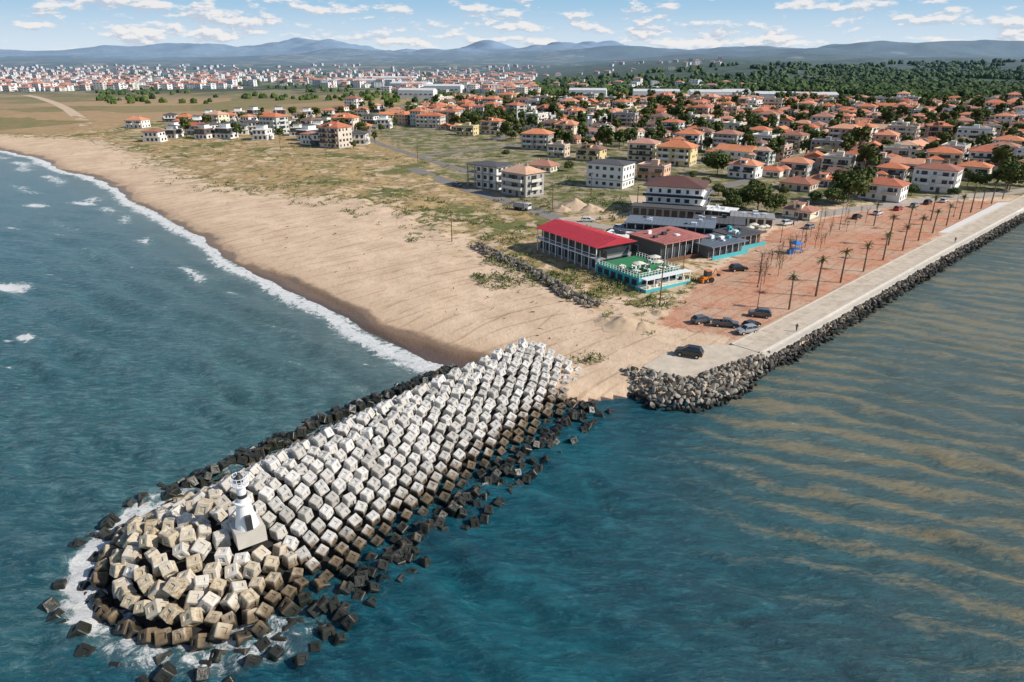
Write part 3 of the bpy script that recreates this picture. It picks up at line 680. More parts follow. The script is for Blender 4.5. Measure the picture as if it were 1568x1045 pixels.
# ------------------------------------------------------------------ distant town (mass of tiny houses = one object)
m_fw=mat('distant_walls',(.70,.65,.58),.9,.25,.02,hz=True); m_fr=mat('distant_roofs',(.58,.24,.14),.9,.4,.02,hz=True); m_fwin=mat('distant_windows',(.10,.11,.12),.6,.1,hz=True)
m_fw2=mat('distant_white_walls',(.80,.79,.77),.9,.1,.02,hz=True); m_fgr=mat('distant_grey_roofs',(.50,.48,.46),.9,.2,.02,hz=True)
def far_house(g,x,y,z,big=1):
    w=R(10,18)*big;d=R(9,13)*big;n=random.choice([1,2,2,3,3,4]); hh=n*2.9
    g.M=Matrix.Translation((x,y,z))@Matrix.Rotation(R(-.7,.1),4,'Z')
    wm=random.choice([0,3,3]); g.box(-w/2,-d/2,-8,w/2,d/2,hh,wm)
    for f in range(n):
        for k in range(3):
            xx=-w/2+w*(k+.5)/3; g.box(xx-.8,-d/2-.1,f*2.9+1,xx+.8,-d/2+.1,f*2.9+2.3,2)
        g.box(w/2-.1,-d*.2,f*2.9+1,w/2+.1,d*.2,f*2.9+2.3,2)
    if random.random()<.6: g.hip(-w/2,-d/2,w/2,d/2,hh,2.2,.5,1)
    else: g.box(-w/2-.2,-d/2-.2,hh,w/2+.2,d/2+.2,hh+.4,random.choice([3,4]))
def hillz(x,y): return float(lowhills(np.array([x]),np.array([y]))[0])+2
g=MB(); k=0
while k<1700:
    px_=R(-60,820); py_=R(107,152)
    if px_>540 and py_>148: continue
    if px_<520 and py_>141-.012*px_ : continue
    x,y=U(px_,py_)
    if float(fbm(np.array([x/130.]),np.array([y/130.]),3,41)[0])<.45+.05*(py_<116): continue
    far_house(g,x,y,hillz(x,y)); k+=1
k=0
while k<90:
    px_=R(700,1300); py_=R(108,140); x,y=U(px_,py_)
    if float(fbm(np.array([x/260.]),np.array([y/260.]),2,51)[0])<.60: continue
    far_house(g,x,y,hillz(x,y)); k+=1
g.M=Matrix.Identity(4)
obj('distant_town',g.mesh('distant_town',[m_fw,m_fr,m_fwin,m_fw2,m_fgr]))
m_shed=mat('shed_roof',(.66,.67,.68),.6,.1,.2)
for (a,c,w,d) in [(1004,152,60,24),(1090,153,60,26),(1125,152,34,24),(1186,157,50,26),(1238,158,60,28),(900,150,50,18),(560,131,120,40),(630,137,70,30),(600,126,120,40),(640,150,50,18),(680,142,60,22)]:
    x,y=U(a,c); g=MB(); g.box(-w/2,-d/2,-1,w/2,d/2,10,0)
    for q in range(3): g.gable(-w/2+q*w/3,-d/2,-w/2+(q+1)*w/3-.4,d/2,10,2.6,.1,3)
    for k in range(int(w/7)): g.box(-w/2+2+k*7,-d/2-.1,4,-w/2+6+k*7,-d/2+.1,5.6,2)
    g.box(-3,-d/2-.12,0,3,-d/2+.1,5,4); g.box(w/2-.1,-3,0,w/2+.12,3,5,4)
    obj('industrial_shed',g.mesh('shed',[m_fw2,m_fr,m_fwin,m_shed,m_fgr]),(x,y,hillz(x,y)),R(-.35,.0))
# ------------------------------------------------------------------ trees
def leafmat(name,c1,c2):
    m,t,b=newmat(name); pos=t.n('ShaderNodeNewGeometry').outputs['Position']; r=t.n('ShaderNodeObjectInfo').outputs['Random']
    c=t.mix(t.st(t.noise(pos,.9,5,.6),.35,.65),c1,c2); c=t.mix(t.m('MULTIPLY',r,.5),c,(.12,.12,.03)); c=paint_haze(t,c)
    t.t.links.new(c,b.inputs['Base Color']); b.inputs['Roughness'].default_value=.7; b.inputs['Specular IOR Level'].default_value=.2; return m
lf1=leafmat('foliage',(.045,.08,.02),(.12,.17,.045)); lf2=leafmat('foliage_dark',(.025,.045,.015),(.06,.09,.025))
def tree_mesh(h,r,nc,nl,ls=.45,dens=1):
    g=MB(); g.rod((0,0,-.3),(.1,0,h*.42),.22,.13,7,0); tips=[]
    for k in range(nc):
        a=R(0,6.28); e=R(-.25,1); rr=r*R(.3,.95)*math.sqrt(max(.15,1-e*e*.8)); c=Vector((rr*math.cos(a),rr*math.sin(a),h*.62+e*h*.33)); tips.append(c)
        g.rod((.1*R(-1,1),0,h*R(.22,.42)),tuple(c),.08,.02,4,0)
    for c in tips:
        cr=r*R(.28,.5)
        for j in range(nl):
            d=Vector((random.gauss(0,1),random.gauss(0,1),random.gauss(0,.8))).normalized()*cr*R(.55,1.08); p=c+d
            n_=(d.normalized()+Vector((R(-.7,.7),R(-.7,.7),R(-.2,.9)))).normalized(); q=n_.to_track_quat('Z','Y')
            s_=ls*R(.6,1.3); a_=q@Vector((s_,s_*.2,0)); b_=q@Vector((-s_*.2,s_*.8,0))
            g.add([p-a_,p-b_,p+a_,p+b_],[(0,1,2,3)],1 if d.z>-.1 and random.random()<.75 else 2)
    return g.mesh('tree',[bark,lf1,lf2])
TM=[tree_mesh(7,2.6,13,55),tree_mesh(9,3.2,16,60,.5),tree_mesh(6,3.0,14,50),tree_mesh(10,2.4,14,60,.5),tree_mesh(5,2.6,10,50)]
BT=[tree_mesh(9,6.0,30,90,.5),tree_mesh(8,5,26,80,.45)]
random.shuffle(treepos)
for (x,y) in treepos[:950]: obj('tree',random.choice(TM),(x,y,2),R(0,6),sc=R(.8,1.6))
for (a,c,k,s_) in [(1098,268,0,1),(1160,322,1,1.0),(1135,318,1,.7),(1298,310,0,1.15),(1325,300,1,.8),(1275,315,1,.7),(1545,292,0,1.1),(1568,285,1,1),(1120,322,1,.6),(1185,326,1,.7),(1395,300,1,.5),(1245,312,1,.5),(975,330,1,.35),(1075,318,1,.5),(768,190,1,.8),(1460,302,1,.4),(870,262,1,.5),(1100,300,1,.5),(1145,300,1,.45),(1310,270,1,.5),(1240,255,1,.5),(1080,285,1,.4),(1200,300,1,.4),(1115,310,0,.5),(1155,292,1,.5),(1400,290,0,.5),(1500,288,0,.6),(1330,282,1,.5),(1060,275,1,.4),(945,262,1,.4),(775,240,1,.4)]:
    x,y=U(a,c); obj('leafy_tree',BT[k],(x,y,2),R(0,6),sc=s_)
iv1,if1=ico(2)
ft=[]
for k in range(6):
    V=iv1*(1+rng.uniform(-.28,.28,size=(len(iv1),1))); V=V*(1,1,rng.uniform(.9,1.3)); ft.append((V,if1))
P=[];Sx=[]
FP=UL([(780,137),(850,126),(1150,120),(1400,116),(1750,116),(1750,161),(1568,161),(1400,160),(1290,156),(1000,148),(850,151)])
while len(P)<4300:
    px_=R(760,1640); py_=R(112,164); x,y=U(px_,py_)
    if px_<1250 and random.random()<.35: continue
    if not inside(np.array([x]),np.array([y]),FP)[0]: continue
    if float(fbm(np.array([x/120.]),np.array([y/120.]),2,61)[0])<.36: continue
    s_=R(3.0,6.2)*(1+max(0,y-1000)/3500); P.append((x,y,hillz(x,y)+s_*.5)); Sx.append(s_)
for k in range(900):
    x,y=U(R(150,760),R(112,160)); s_=R(2.5,4.5)*(1+max(0,y-1000)/2500)
    if float(fbm(np.array([x/80.]),np.array([y/80.]),2,62)[0])<.54: continue
    P.append((x,y,hillz(x,y)+s_*.4)); Sx.append(s_)
rz=rng.uniform(0,6.28,len(P)); RMx=np.zeros((len(P),3,3)); RMx[:,0,0]=np.cos(rz);RMx[:,0,1]=-np.sin(rz);RMx[:,1,0]=np.sin(rz);RMx[:,1,1]=np.cos(rz);RMx[:,2,2]=1
V_,F_,ID=scatter_tpl(ft,np.array(P),Sx,RMx)
m_for,t,b=newmat('forest_canopy'); pos=t.n('ShaderNodeNewGeometry').outputs['Position']
c=t.mix(t.at('tint'),(.028,.05,.015),(.11,.16,.04)); c=t.mix(t.st(t.noise(pos,.4,5,.7),.45,.65,0,.6),c,(.02,.035,.012)); c=paint_haze(t,c,9000.0,900.0)
t.t.links.new(c,b.inputs['Base Color']); b.inputs['Roughness'].default_value=.9; b.inputs['Specular IOR Level'].default_value=.1
obj('distant_forest',mesh_np('distant_forest',V_,F_,[m_for],False,dict(tint=rng.uniform(0,1,len(P))[ID])))
VS=[];FS=[];tt=[]
def tuft(x,y,z,r,n,ti_):
    for j in range(n):
        a=R(0,6.28); rr=r*math.sqrt(R(0,1)); p=np.array((x+rr*math.cos(a),y+rr*math.sin(a),z+R(0,.5)*r*.6)); 
        u=rng.normal(size=3); u/=np.linalg.norm(u); w=np.cross(u,(0,0,1.)); w/=np.linalg.norm(w)+1e-6; s_=R(.2,.5)*r**.5
        bb=len(VS); VS.extend([p-w*s_*.5,p+w*s_*.5,p+u*s_+np.array((0,0,s_*.5))]); FS.append((bb,bb+1,bb+2)); tt.extend([ti_]*3)
for k in range(5000):
    px_=R(120,960); py_=R(220,470); x,y=U(px_,py_)
    q=np.array([x]),np.array([y]); v_=float(sd(q[0],q[1],VEG)[0]); f_=float(fbm(q[0]/13.,q[1]/13.,2,71)[0])
    if v_<-12 or v_>110 or f_<.56+max(0,-v_)*.008: continue
    tuft(x,y,2.1,R(.5,1.7),20,R(0,1))
for (a,c,n_,rr) in [(690,340,60,10),(640,318,90,9),(600,305,90,10),(500,290,60,12),(860,425,40,3),(905,455,30,2.5),(1000,465,50,3),(1050,430,30,2),(900,550,14,1),(1130,315,60,6),(1170,300,60,7),(790,395,40,4),(960,490,10,3),(1085,345,20,3)]:
    cx_,cy_=U(a,c)
    for k in range(n_): tuft(cx_+random.gauss(0,rr),cy_+random.gauss(0,rr),2.05,R(.4,1.1),18,R(.4,1))
m_tuft,t,b=newmat('dune_grass'); c=t.mix(t.at('tint'),(.06,.085,.03),(.20,.23,.06)); t.t.links.new(c,b.inputs['Base Color']); b.inputs['Roughness'].default_value=.9
obj('dune_grass',mesh_np('dune_grass',np.array(VS),np.array(FS),[m_tuft],False,dict(tint=np.array(tt))))
g=MB()
for k in range(260):
    px_=R(150,900); py_=R(240,530); x,y=U(px_,py_); q=np.array([x]),np.array([y])
    if not inside(q[0],q[1],LAND)[0] or float(sd(q[0],q[1],VEG)[0])>0: continue
    dd=float(dseg(q[0],q[1],LEFT)[0])
    if dd<12: continue
    zz_=2.0*(1-math.exp(-dd/14))+.12; a=R(0,6.28); L=R(.3,1.2)
    g.rod((x,y,zz_),(x+L*math.cos(a),y+L*math.sin(a),zz_+R(-.05,.15)),R(.04,.12),R(.03,.08),5,0)
obj('beach_driftwood',g.mesh('beach_driftwood',[mat('driftwood',(.12,.085,.06),.9,.2)]))
m_pile=mat('pile_soil',(.54,.40,.27),.95,.25,1.2,bump=.4)
for (a,c,r_,h_) in [(880,318,7,3.2),(905,322,5,2.4),(862,322,4,2),(955,495,4.5,1.6),(985,500,3,1.0),(1010,480,2,.8),(930,492,2.5,.8)]:
    x,y=U(a,c); N=26; gx,gy=np.meshgrid(np.linspace(-1,1,N),np.linspace(-1,1,N),indexing='ij'); rr=np.hypot(gx,gy)
    zz=h_*np.clip(1-rr,0,1)**1.1*(.6+.8*fbm(gx*3+a,gy*3+c,3,2))-.1
    i=np.arange(N*N).reshape(N,N); Fq=np.stack([i[:-1,:-1],i[1:,:-1],i[1:,1:],i[:-1,1:]],-1).reshape(-1,4)
    obj('dirt_pile',mesh_np('dirt_pile',np.stack([gx.ravel()*r_,gy.ravel()*r_,zz.ravel()],1),Fq,[m_pile],True),(x,y,2))
# ------------------------------------------------------------------ restaurants
teal=mat('turquoise_paint',(.06,.42,.48),.6,.12); turf=mat('artificial_turf',(.03,.22,.09),.9,.2,2); cream=mat('cream_awning',(.7,.66,.55),.8,.1); blueg=mat('blue_grey_roof',(.16,.19,.23),.5,.2); wood=mat('brown_timber',(.16,.08,.045),.8,.2)
RA=math.radians(-57)
g=MB()
g.box(-14,-5.5,-.4,10,5.5,3.2,3); g.box(-13.5,-5,3.2,10,5,6,5)
g.add([(-15,-6.5,6),(11,-6.5,6),(11,6.5,6),(-15,6.5,6),(-15,0,7.6),(11,0,7.6)],[(0,1,5,4),(2,3,4,5),(1,2,5),(3,0,4),(0,3,2,1)],0)
for k in range(27): g.rod((-15+k,-6.5,6.04),(-15+k,0,7.64),.05,.05,4,0); g.rod((-15+k,6.5,6.04),(-15+k,0,7.64),.05,.05,4,0)
for k in range(10):
    x=-14.4+k*2.75
    g.box(x,-6.4,-.3,x+.2,-6.2,6,1); g.box(x+.5,-5.6,.6,x+2.4,-5.42,2.7,2); g.box(x+.4,-5.1,3.7,x+2.5,-4.9,5.6,2); g.box(x+.4,4.9,3.7,x+2.5,5.1,5.6,2)
g.box(-14.6,-6.5,3.1,10.5,-5.5,3.3,1); g.box(-14.6,-6.5,4.1,10.5,-6.4,4.2,1); g.box(10.02,-4.5,.3,10.1,4.5,2.6,2); g.box(10.02,-4.5,3.8,10.1,4.5,5.5,2)
x,y=20,173; obj('seafood_restaurant',g.mesh('sr',[m_red,white,glass,grey,teal,m_dwall]),(x,y,2),RA)
g=MB()
g.box(-7.5,-6.5,-.4,7.5,6.5,2.4,1); g.box(-7.3,-6.3,2.4,7.3,6.3,2.46,0)
for k in range(15):
    g.box(-7.45+k,-6.5,2.4,-7.35+k,-6.4,3.4,2); g.box(-7.45+k,6.4,2.4,-7.35+k,6.5,3.4,2)
for k in range(14): g.box(7.4,-6.4+k*.95,2.4,7.5,-6.3+k*.95,3.4,2)
for z in (2.9,3.4): g.box(-7.5,-6.5,z,7.5,-6.42,z+.06,2); g.box(-7.5,6.42,z,7.5,6.5,z+.06,2); g.box(7.42,-6.41,z,7.5,6.41,z+.06,2)
for k in range(6): g.box(-6.8+k*2.4,-6.57,.5,-5.2+k*2.4,-6.4,1.8,3); g.box(7.4,-5.6+k*2.0,.5,7.57,-4.4+k*2.0,1.8,3)
for k in range(20):
    tx=R(-1,6.6); ty=R(-5.4,5.4); g.box(tx-.4,ty-.4,3.1,tx+.4,ty+.4,3.16,2); g.box(tx-.05,ty-.05,2.46,tx+.05,ty+.05,3.1,3)
    for sx in (-.75,.6): g.box(tx+sx,ty-.2,2.46,tx+sx+.15,ty+.2,3.25,random.choice([4,2,5]))
for (tx,ty) in [(3.5,-3),(5,1.5),(1.5,4)]:
    g.rod((tx,ty,2.4),(tx,ty,4.9),.04,.04,5,2); g.cyl(tx,ty,4.5,5.0,1.5,.05,8,5)
g.box(7.5,-7.5,-.4,11,6.5,.7,1); g.box(7.5,-7.5,.7,11,6.5,.76,5)
for k in range(7): g.box(10.85,-7.4+k*2.25,.76,11,-7.25+k*2.25,2.9,2)
g.box(9,-7.5,2.9,11.1,6.6,3.0,2)
for k in range(14):
    tx=R(7.8,10.5); ty=R(-7,6); g.box(tx-.3,ty-.3,.76,tx+.3,ty+.3,1.5,random.choice([2,3,4,5]))
obj('restaurant_terrace',g.mesh('rt',[turf,teal,white,dark,wood,cream]),(30,157.5,2),RA)
def lowbld(name,cx,cy,w,d,h_,roofm,wallm,an,acc=None,n=1):
    g=MB(); g.box(-w/2,-d/2,-.4,w/2,d/2,h_,1); g.box(-w/2-.6,-d/2-1.6,h_,w/2+.6,d/2+.5,h_+.22,0)
    for k in range(int(w/1.3)): g.box(-w/2-.5+k*1.3,-d/2-1.5,h_+.22,-w/2-.4+k*1.3,d/2+.4,h_+.28,0)
    for k in range(int(w/2.4)):
        x=-w/2+.5+k*2.4
        g.box(x,-d/2-.07,.5,x+1.8,-d/2+.1,h_-.6,2); g.box(x-.3,-d/2-1.5,-.3,x-.2,-d/2-1.4,h_,3)
    for k in range(int(d/2.6)): g.box(w/2-.1,-d/2+.5+k*2.6,.8,w/2+.07,-d/2+2.2+k*2.6,h_-.7,2)
    for k in range(6): x=R(-w/2+1,w/2-2); yv=R(-d/2+1,d/2-2); g.box(x,yv,h_+.22,x+R(.6,1.6),yv+R(.6,1.2),h_+R(.5,1.3),random.choice([3,4,2]))
    if acc: g.box(-w/2-.4,-d/2-1.9,-.4,w/2+.4,-d/2-1.7,1.0,4)
    return obj(name,g.mesh(name,[roofm,wallm,glass,white,acc or white]),(cx,cy,2),an)
lowbld('beach_restaurant',41,179,15,12,4.8,m_pink,m_dwall,RA+math.pi/2,wood)
lowbld('beach_cafe',54,180,13,9,3.2,blueg,m_dwall,RA+math.pi/2,teal)
lowbld('beach_cafe',63,189,11,8,3.4,m_dwall,wood,RA+math.pi/2,teal)
lowbld('beach_bar',46,196,24,9,4.6,blueg,m_dwall,math.radians(-18),white)
lowbld('beach_bar',62,203,14,9,3.6,m_dwall,grey,math.radians(-18),white)
lowbld('kiosk',75,212,12,7,3.2,grey,m_wwall,math.radians(-18))
lowbld('kiosk',30,188,6,5,3.0,white,m_wwall,math.radians(-30))
lowbld('kiosk',35,196,7,5,2.8,blueg,m_wwall,math.radians(-30))
lowbld('kiosk',68,222,9,6,3.0,white,m_dwall,math.radians(-30))
g=MB()
for k in range(9):
    tx,ty=R(-9,9),R(-3,3); g.rod((tx,ty,0),(tx,ty,2.5),.04,.04,5,1); g.cyl(tx,ty,2.2,2.75,1.3,.05,8,0); g.box(tx-.5,ty-.5,.7,tx+.5,ty+.5,.76,1)
obj('garden_parasols',g.mesh('gp',[cream,wood]),(71,200,2),math.radians(40))
# ------------------------------------------------------------------ palms, poles
palm_l=leafmat('palm_frond',(.05,.07,.02),(.13,.15,.05))
def palm_mesh():
    g=MB(); hgt=R(6.4,7.4); lx=R(-.3,.3); pr=Vector((0,0,-.2))
    for k in range(8):
        nx=Vector((lx*(k/7)**2,0,hgt*(k+1)/8)); g.rod(pr,nx,.22-.01*k,.205-.01*k,8,0); pr=nx
    g.cyl(pr.x,pr.y,hgt-.5,hgt+.4,.18,.32,8,0)
    for k in range(22):
        a=R(0,6.28); up=R(-.2,1.35); L=R(1.1,1.7); p=Vector((pr.x,pr.y,hgt+.3)); d=Vector((math.cos(a)*math.cos(up),math.sin(a)*math.cos(up),math.sin(up)))
        for s_ in range(6):
            d=(d+Vector((0,0,-.17))).normalized(); q=p+d*L/6; side=d.cross(Vector((0,0,1))).normalized()*(.26*(1-s_/7)+.05)
            g.add([p,p+side+d*.15-Vector((0,0,.1)),q],[(0,1,2)],1); g.add([p,q,p-side+d*.15-Vector((0,0,.1))],[(0,1,2)],1); g.add([p-d*.02,p+d*.1+Vector((0,0,.03)),q],[(0,1,2)],1); p=q
    return g.mesh('palm_tree',[bark,palm_l])
PM=[palm_mesh() for _ in range(6)]
for (a,c) in [(1208,474),(1249,454),(1287,433),(1322,416),(1352,399),(1382,384),(1406,369),(1428,357),(1449,346),(1469,336),(1486,326),(1502,320),(1518,312),(1360,376),(1338,346),(1390,352),(1425,338),(1535,305)]:
    x,y=U(a,c); obj('palm_tree',random.choice(PM),(x,y,2),R(0,6),sc=R(.88,1.12))
def lamp_mesh(h_=8,arm=1.2):
    g=MB(); g.cyl(0,0,0,.4,.18,.14,8,0); g.cyl(0,0,.4,h_,.08,.05,8,0); g.rod((0,0,h_),(arm,0,h_+.25),.04,.04,6,0); g.box(arm-.1,-.12,h_+.16,arm+.55,.12,h_+.3,0); g.rod((0,0,h_),(-arm,0,h_+.25),.04,.04,6,0); g.box(-arm-.55,-.12,h_+.16,-arm+.1,.12,h_+.3,0)
    return g.mesh('street_lamp',[dark])
LM=lamp_mesh()
for (a,c) in [(1159,477),(1160,440),(1195,372),(1232,372),(1285,352),(1460,332),(1044,432),(1255,345)]:
    x,y=U(a,c); obj('street_lamp',LM,(x,y,2),R(0,3))
def upole():
    g=MB(); g.cyl(0,0,-.2,9,.15,.1,8,0); g.box(-1,-.06,8.3,1,.06,8.45,0)
    for k in (-.9,0,.9): g.cyl(k,0,8.45,8.65,.05,.05,6,1)
    return g.mesh('utility_pole',[wood,white])
UP=upole()
for (a,c) in [(692,370),(975,325),(846,322),(640,250),(1300,252),(560,215),(905,300),(1215,345),(500,240),(430,232),(1010,470)]:
    x,y=U(a,c); obj('utility_pole',UP,(x,y,2),math.radians(-40))
def sapling():
    g=MB(); g.rod((0,0,-.1),(0,0,2.6),.05,.03,5,0)
    for k in range(16):
        a=R(0,6.28); z=R(1.2,2.6); L=R(.5,1.3); g.rod((0,0,z),(L*.6*math.cos(a),L*.6*math.sin(a),z+L),.025,.008,3,0)
    for k in range(40):
        a=R(0,6.28); r_=R(.1,.8); z=R(1.8,3.6); g.add([(r_*math.cos(a),r_*math.sin(a),z),(r_*math.cos(a)+.12,r_*math.sin(a),z+.05),(r_*math.cos(a),r_*math.sin(a)+.12,z+.1)],[(0,1,2)],1)
    return g.mesh('sapling',[bark,palm_l])
SM=[sapling(),sapling()]
for k in range(40):
    a=R(1150,1330); c=470-(a-1150)*.62-R(20,60)
    x,y=U(a,c); 
    if y<300: obj('sapling',random.choice(SM),(x,y,2),R(0,6),sc=R(.8,1.5))
# ------------------------------------------------------------------ vehicles
m_tyre=mat('tyre',(.02,.02,.02),.9,.1); lampm=mat('car_lamp',(.7,.68,.6),.3,.05); redl=mat('tail_lamp',(.4,.02,.02),.3,.05)
def carpaint(name,c): 
    m=mat(name,c,.25,.04,2); m.node_tree.nodes['Principled BSDF'].inputs['Coat Weight'].default_value=.6; return m
def car_mesh(paint,kind='hatch'):
    g=MB(); L=2.15; W=.87
    prof={'hatch':[(-L,.35),(-L-.02,.7),(-L+.08,.98),(1.0,1.0),(1.9,.86),(L,.65),(L,.35)],'suv':[(-L,.4),(-L-.05,.8),(-L+.05,1.12),(1.0,1.12),(2.0,1.0),(L+.1,.75),(L+.1,.4)],'pickup':[(-2.6,.45),(-2.62,1.05),(-.6,1.08),(1.1,1.08),(2.2,.98),(2.4,.75),(2.4,.45)]}[kind]
    n=len(prof)
    vs=[]
    for (yy,sh) in [(-W,0),(-W+.12,.05),(W-.12,.05),(W,0)]:
        for (x,z) in prof: vs.append((x,yy*(.94 if z<.5 else 1),z+(sh if z>.6 else 0)))
    fs=[]
    for k in range(3):
        for i in range(n): j=(i+1)%n; fs.append((k*n+i,k*n+j,(k+1)*n+j,(k+1)*n+i))
    fs.append(tuple(range(n-1,-1,-1))); fs.append(tuple(range(3*n,4*n)))
    g.add(vs,fs,0)
    zb=1.0 if kind=='hatch' else 1.12; zt=zb+.5 if kind!='suv' else zb+.6
    x0,x1,x2,x3=(-L+.15,-L+.55,.35,1.1) if kind!='pickup' else (-.7,-.5,.5,1.2)
    wb,wt=.8,.64
    g.add([(x0,-wb,zb-.02),(x3,-wb,zb-.02),(x3,wb,zb-.02),(x0,wb,zb-.02),(x1,-wt,zt),(x2,-wt,zt),(x2,wt,zt),(x1,wt,zt)],[(0,1,5,4),(1,2,6,5),(2,3,7,6),(3,0,4,7)],1)
    g.add([(x1-.05,-wt-.02,zt),(x2+.05,-wt-.02,zt),(x2+.05,wt+.02,zt),(x1-.05,wt+.02,zt),(x1+.05,-wt+.06,zt+.07),(x2-.1,-wt+.06,zt+.07),(x2-.1,wt-.06,zt+.07),(x1+.05,wt-.06,zt+.07)],[(0,3,2,1),(4,5,6,7),(0,1,5,4),(1,2,6,5),(2,3,7,6),(3,0,4,7)],0)
    for sg in (-1,1):
        for (xa,xb) in ((x0,x1),(x3,x2),((x0+x3)/2-.1,(x0+x3)/2-.15)): g.rod((xa,sg*(wb+.005),zb),(xb,sg*(wt+.01),zt),.045,.04,5,0)
        for xw in (-1.35,1.35):
            xx=xw if kind!='pickup' else xw*1.15
            old=g.M; g.M=old@Matrix.Translation((xx,sg*W*.93,.34))@Matrix.Rotation(math.pi/2,4,'X'); g.cyl(0,0,-.12,.12,.34,.34,14,2); g.cyl(0,0,-.13,.13,.19,.19,10,3); g.M=old
        xe=prof[-2][0]; g.box(xe-.12,sg*.6-.18,.68,xe+.03,sg*.6+.18,.84,3); xr=prof[1][0]; g.box(xr-.02,sg*.65-.14,.72,xr+.12,sg*.65+.14,.95,4)
        g.box(.75,sg*.95-.08,1.02,.95,sg*.95+.08,1.16,0)
    if kind=='pickup': g.box(-2.5,-.72,1.02,-.75,.72,1.15,2)
    g.box(prof[-1][0]-.05,-.5,.4,prof[-1][0]+.03,.5,.6,2)
    return g.mesh('car',[paint,glass,m_tyre,lampm,redl])
cb=carpaint('black_paint',(.012,.012,.014)); cs=carpaint('silver_paint',(.35,.36,.38)); cg=carpaint('grey_paint',(.10,.11,.12)); cw=carpaint('white_car_paint',(.7,.7,.7)); cr_=carpaint('red_car_paint',(.4,.03,.03)); cbl=carpaint('blue_car_paint',(.04,.1,.3))
for (a,c,p,kd,an,s_) in [(1055,546,cb,'suv',155,1.08),(1075,494,cg,'hatch',20,1),(1111,500,cg,'pickup',-15,1),(1143,510,cs,'hatch',200,1),(1163,485,cg,'suv',160,1),(1130,415,cb,'suv',10,1),(1344,329,cw,'hatch',40,1),(1312,335,cb,'hatch',40,1),(1375,322,cr_,'hatch',40,1),(1400,317,cs,'hatch',42,1),(950,352,cw,'hatch',-20,1),(1205,345,cw,'suv',30,1),(1150,501,cb,'hatch',30,.9),(1240,350,cs,'hatch',40,1),(900,340,cw,'hatch',0,1),(700,286,cg,'hatch',-40,1),(1420,313,cb,'suv',42,1),(1445,310,cw,'hatch',42,1)]:
    x,y=U(a,c); z=2.1 if (a,c)==(1055,546) else 2.0
    obj('parked_car',car_mesh(p,kd),(x,y,z),math.radians(an),sc=s_)
g=MB(); g.box(-3.2,-1.15,.7,1.2,1.15,1.0,1); g.box(-3.2,-1.15,1.0,1.0,1.15,2.5,0); g.box(1.3,-1.1,.6,3.0,1.1,2.6,2); g.box(2.4,-1.0,1.6,3.05,1.0,2.4,3)
for sg in (-1,1):
    for xx in (-2.3,-1.3,2.1):
        old=g.M; g.M=old@Matrix.Translation((xx,sg*1.0,.5))@Matrix.Rotation(math.pi/2,4,'X'); g.cyl(0,0,-.18,.18,.5,.5,12,1); g.M=old
x,y=U(800,322); obj('truck',g.mesh('truck',[cs,m_tyre,cw,glass]),(x,y,2.06),math.radians(-35))
org=carpaint('machine_orange',(.75,.22,.02)); g=MB()
g.box(-1.4,-.8,.8,1.3,.8,1.5,0); g.box(-.9,-.7,1.5,.4,.7,2.7,1); g.box(-1.0,-.8,2.7,.5,.8,2.85,0); g.box(1.3,-1.1,.2,1.7,1.1,1.0,0); g.rod((-1.3,0,1.2),(-2.4,0,3.0),.14,.12,6,0); g.rod((-2.4,0,3.0),(-3.3,0,1.6),.12,.1,6,0); g.box(-3.6,-.35,1.1,-3.0,.35,1.6,2); g.rod((.9,.6,1.2),(1.4,.6,.7),.1,.1,6,0); g.rod((.9,-.6,1.2),(1.4,-.6,.7),.1,.1,6,0)
for sg in (-1,1):
    for xx,r_ in ((-.8,.65),(.9,.45)):
        old=g.M; g.M=old@Matrix.Translation((xx,sg*.95,r_))@Matrix.Rotation(math.pi/2,4,'X'); g.cyl(0,0,-.18,.18,r_,r_,14,2); g.M=old
x,y=U(1081,432); obj('backhoe_digger',g.mesh('dig',[org,glass,m_tyre]),(x,y,2),math.radians(200))
g=MB(); bp=mat('blue_plastic',(.03,.2,.55),.4,.1)
for ix in (-1,1):
    for iy in (-1,1): g.rod((ix,iy,0),(ix,iy,2.6),.08,.08,6,0)
g.box(-1.1,-1.1,1.2,1.1,1.1,1.3,0); g.hip(-1.1,-1.1,1.1,1.1,2.6,.8,.2,0)
g.add([(1.1,-.4,1.3),(1.1,.4,1.3),(3.2,.4,.1),(3.2,-.4,.1)],[(0,1,2,3)],0); g.box(-2.4,-.6,0,-1.1,.6,1.2,0)
x,y=U(1217,388); obj('playground_tower',g.mesh('pt',[bp]),(x,y,2),.4)
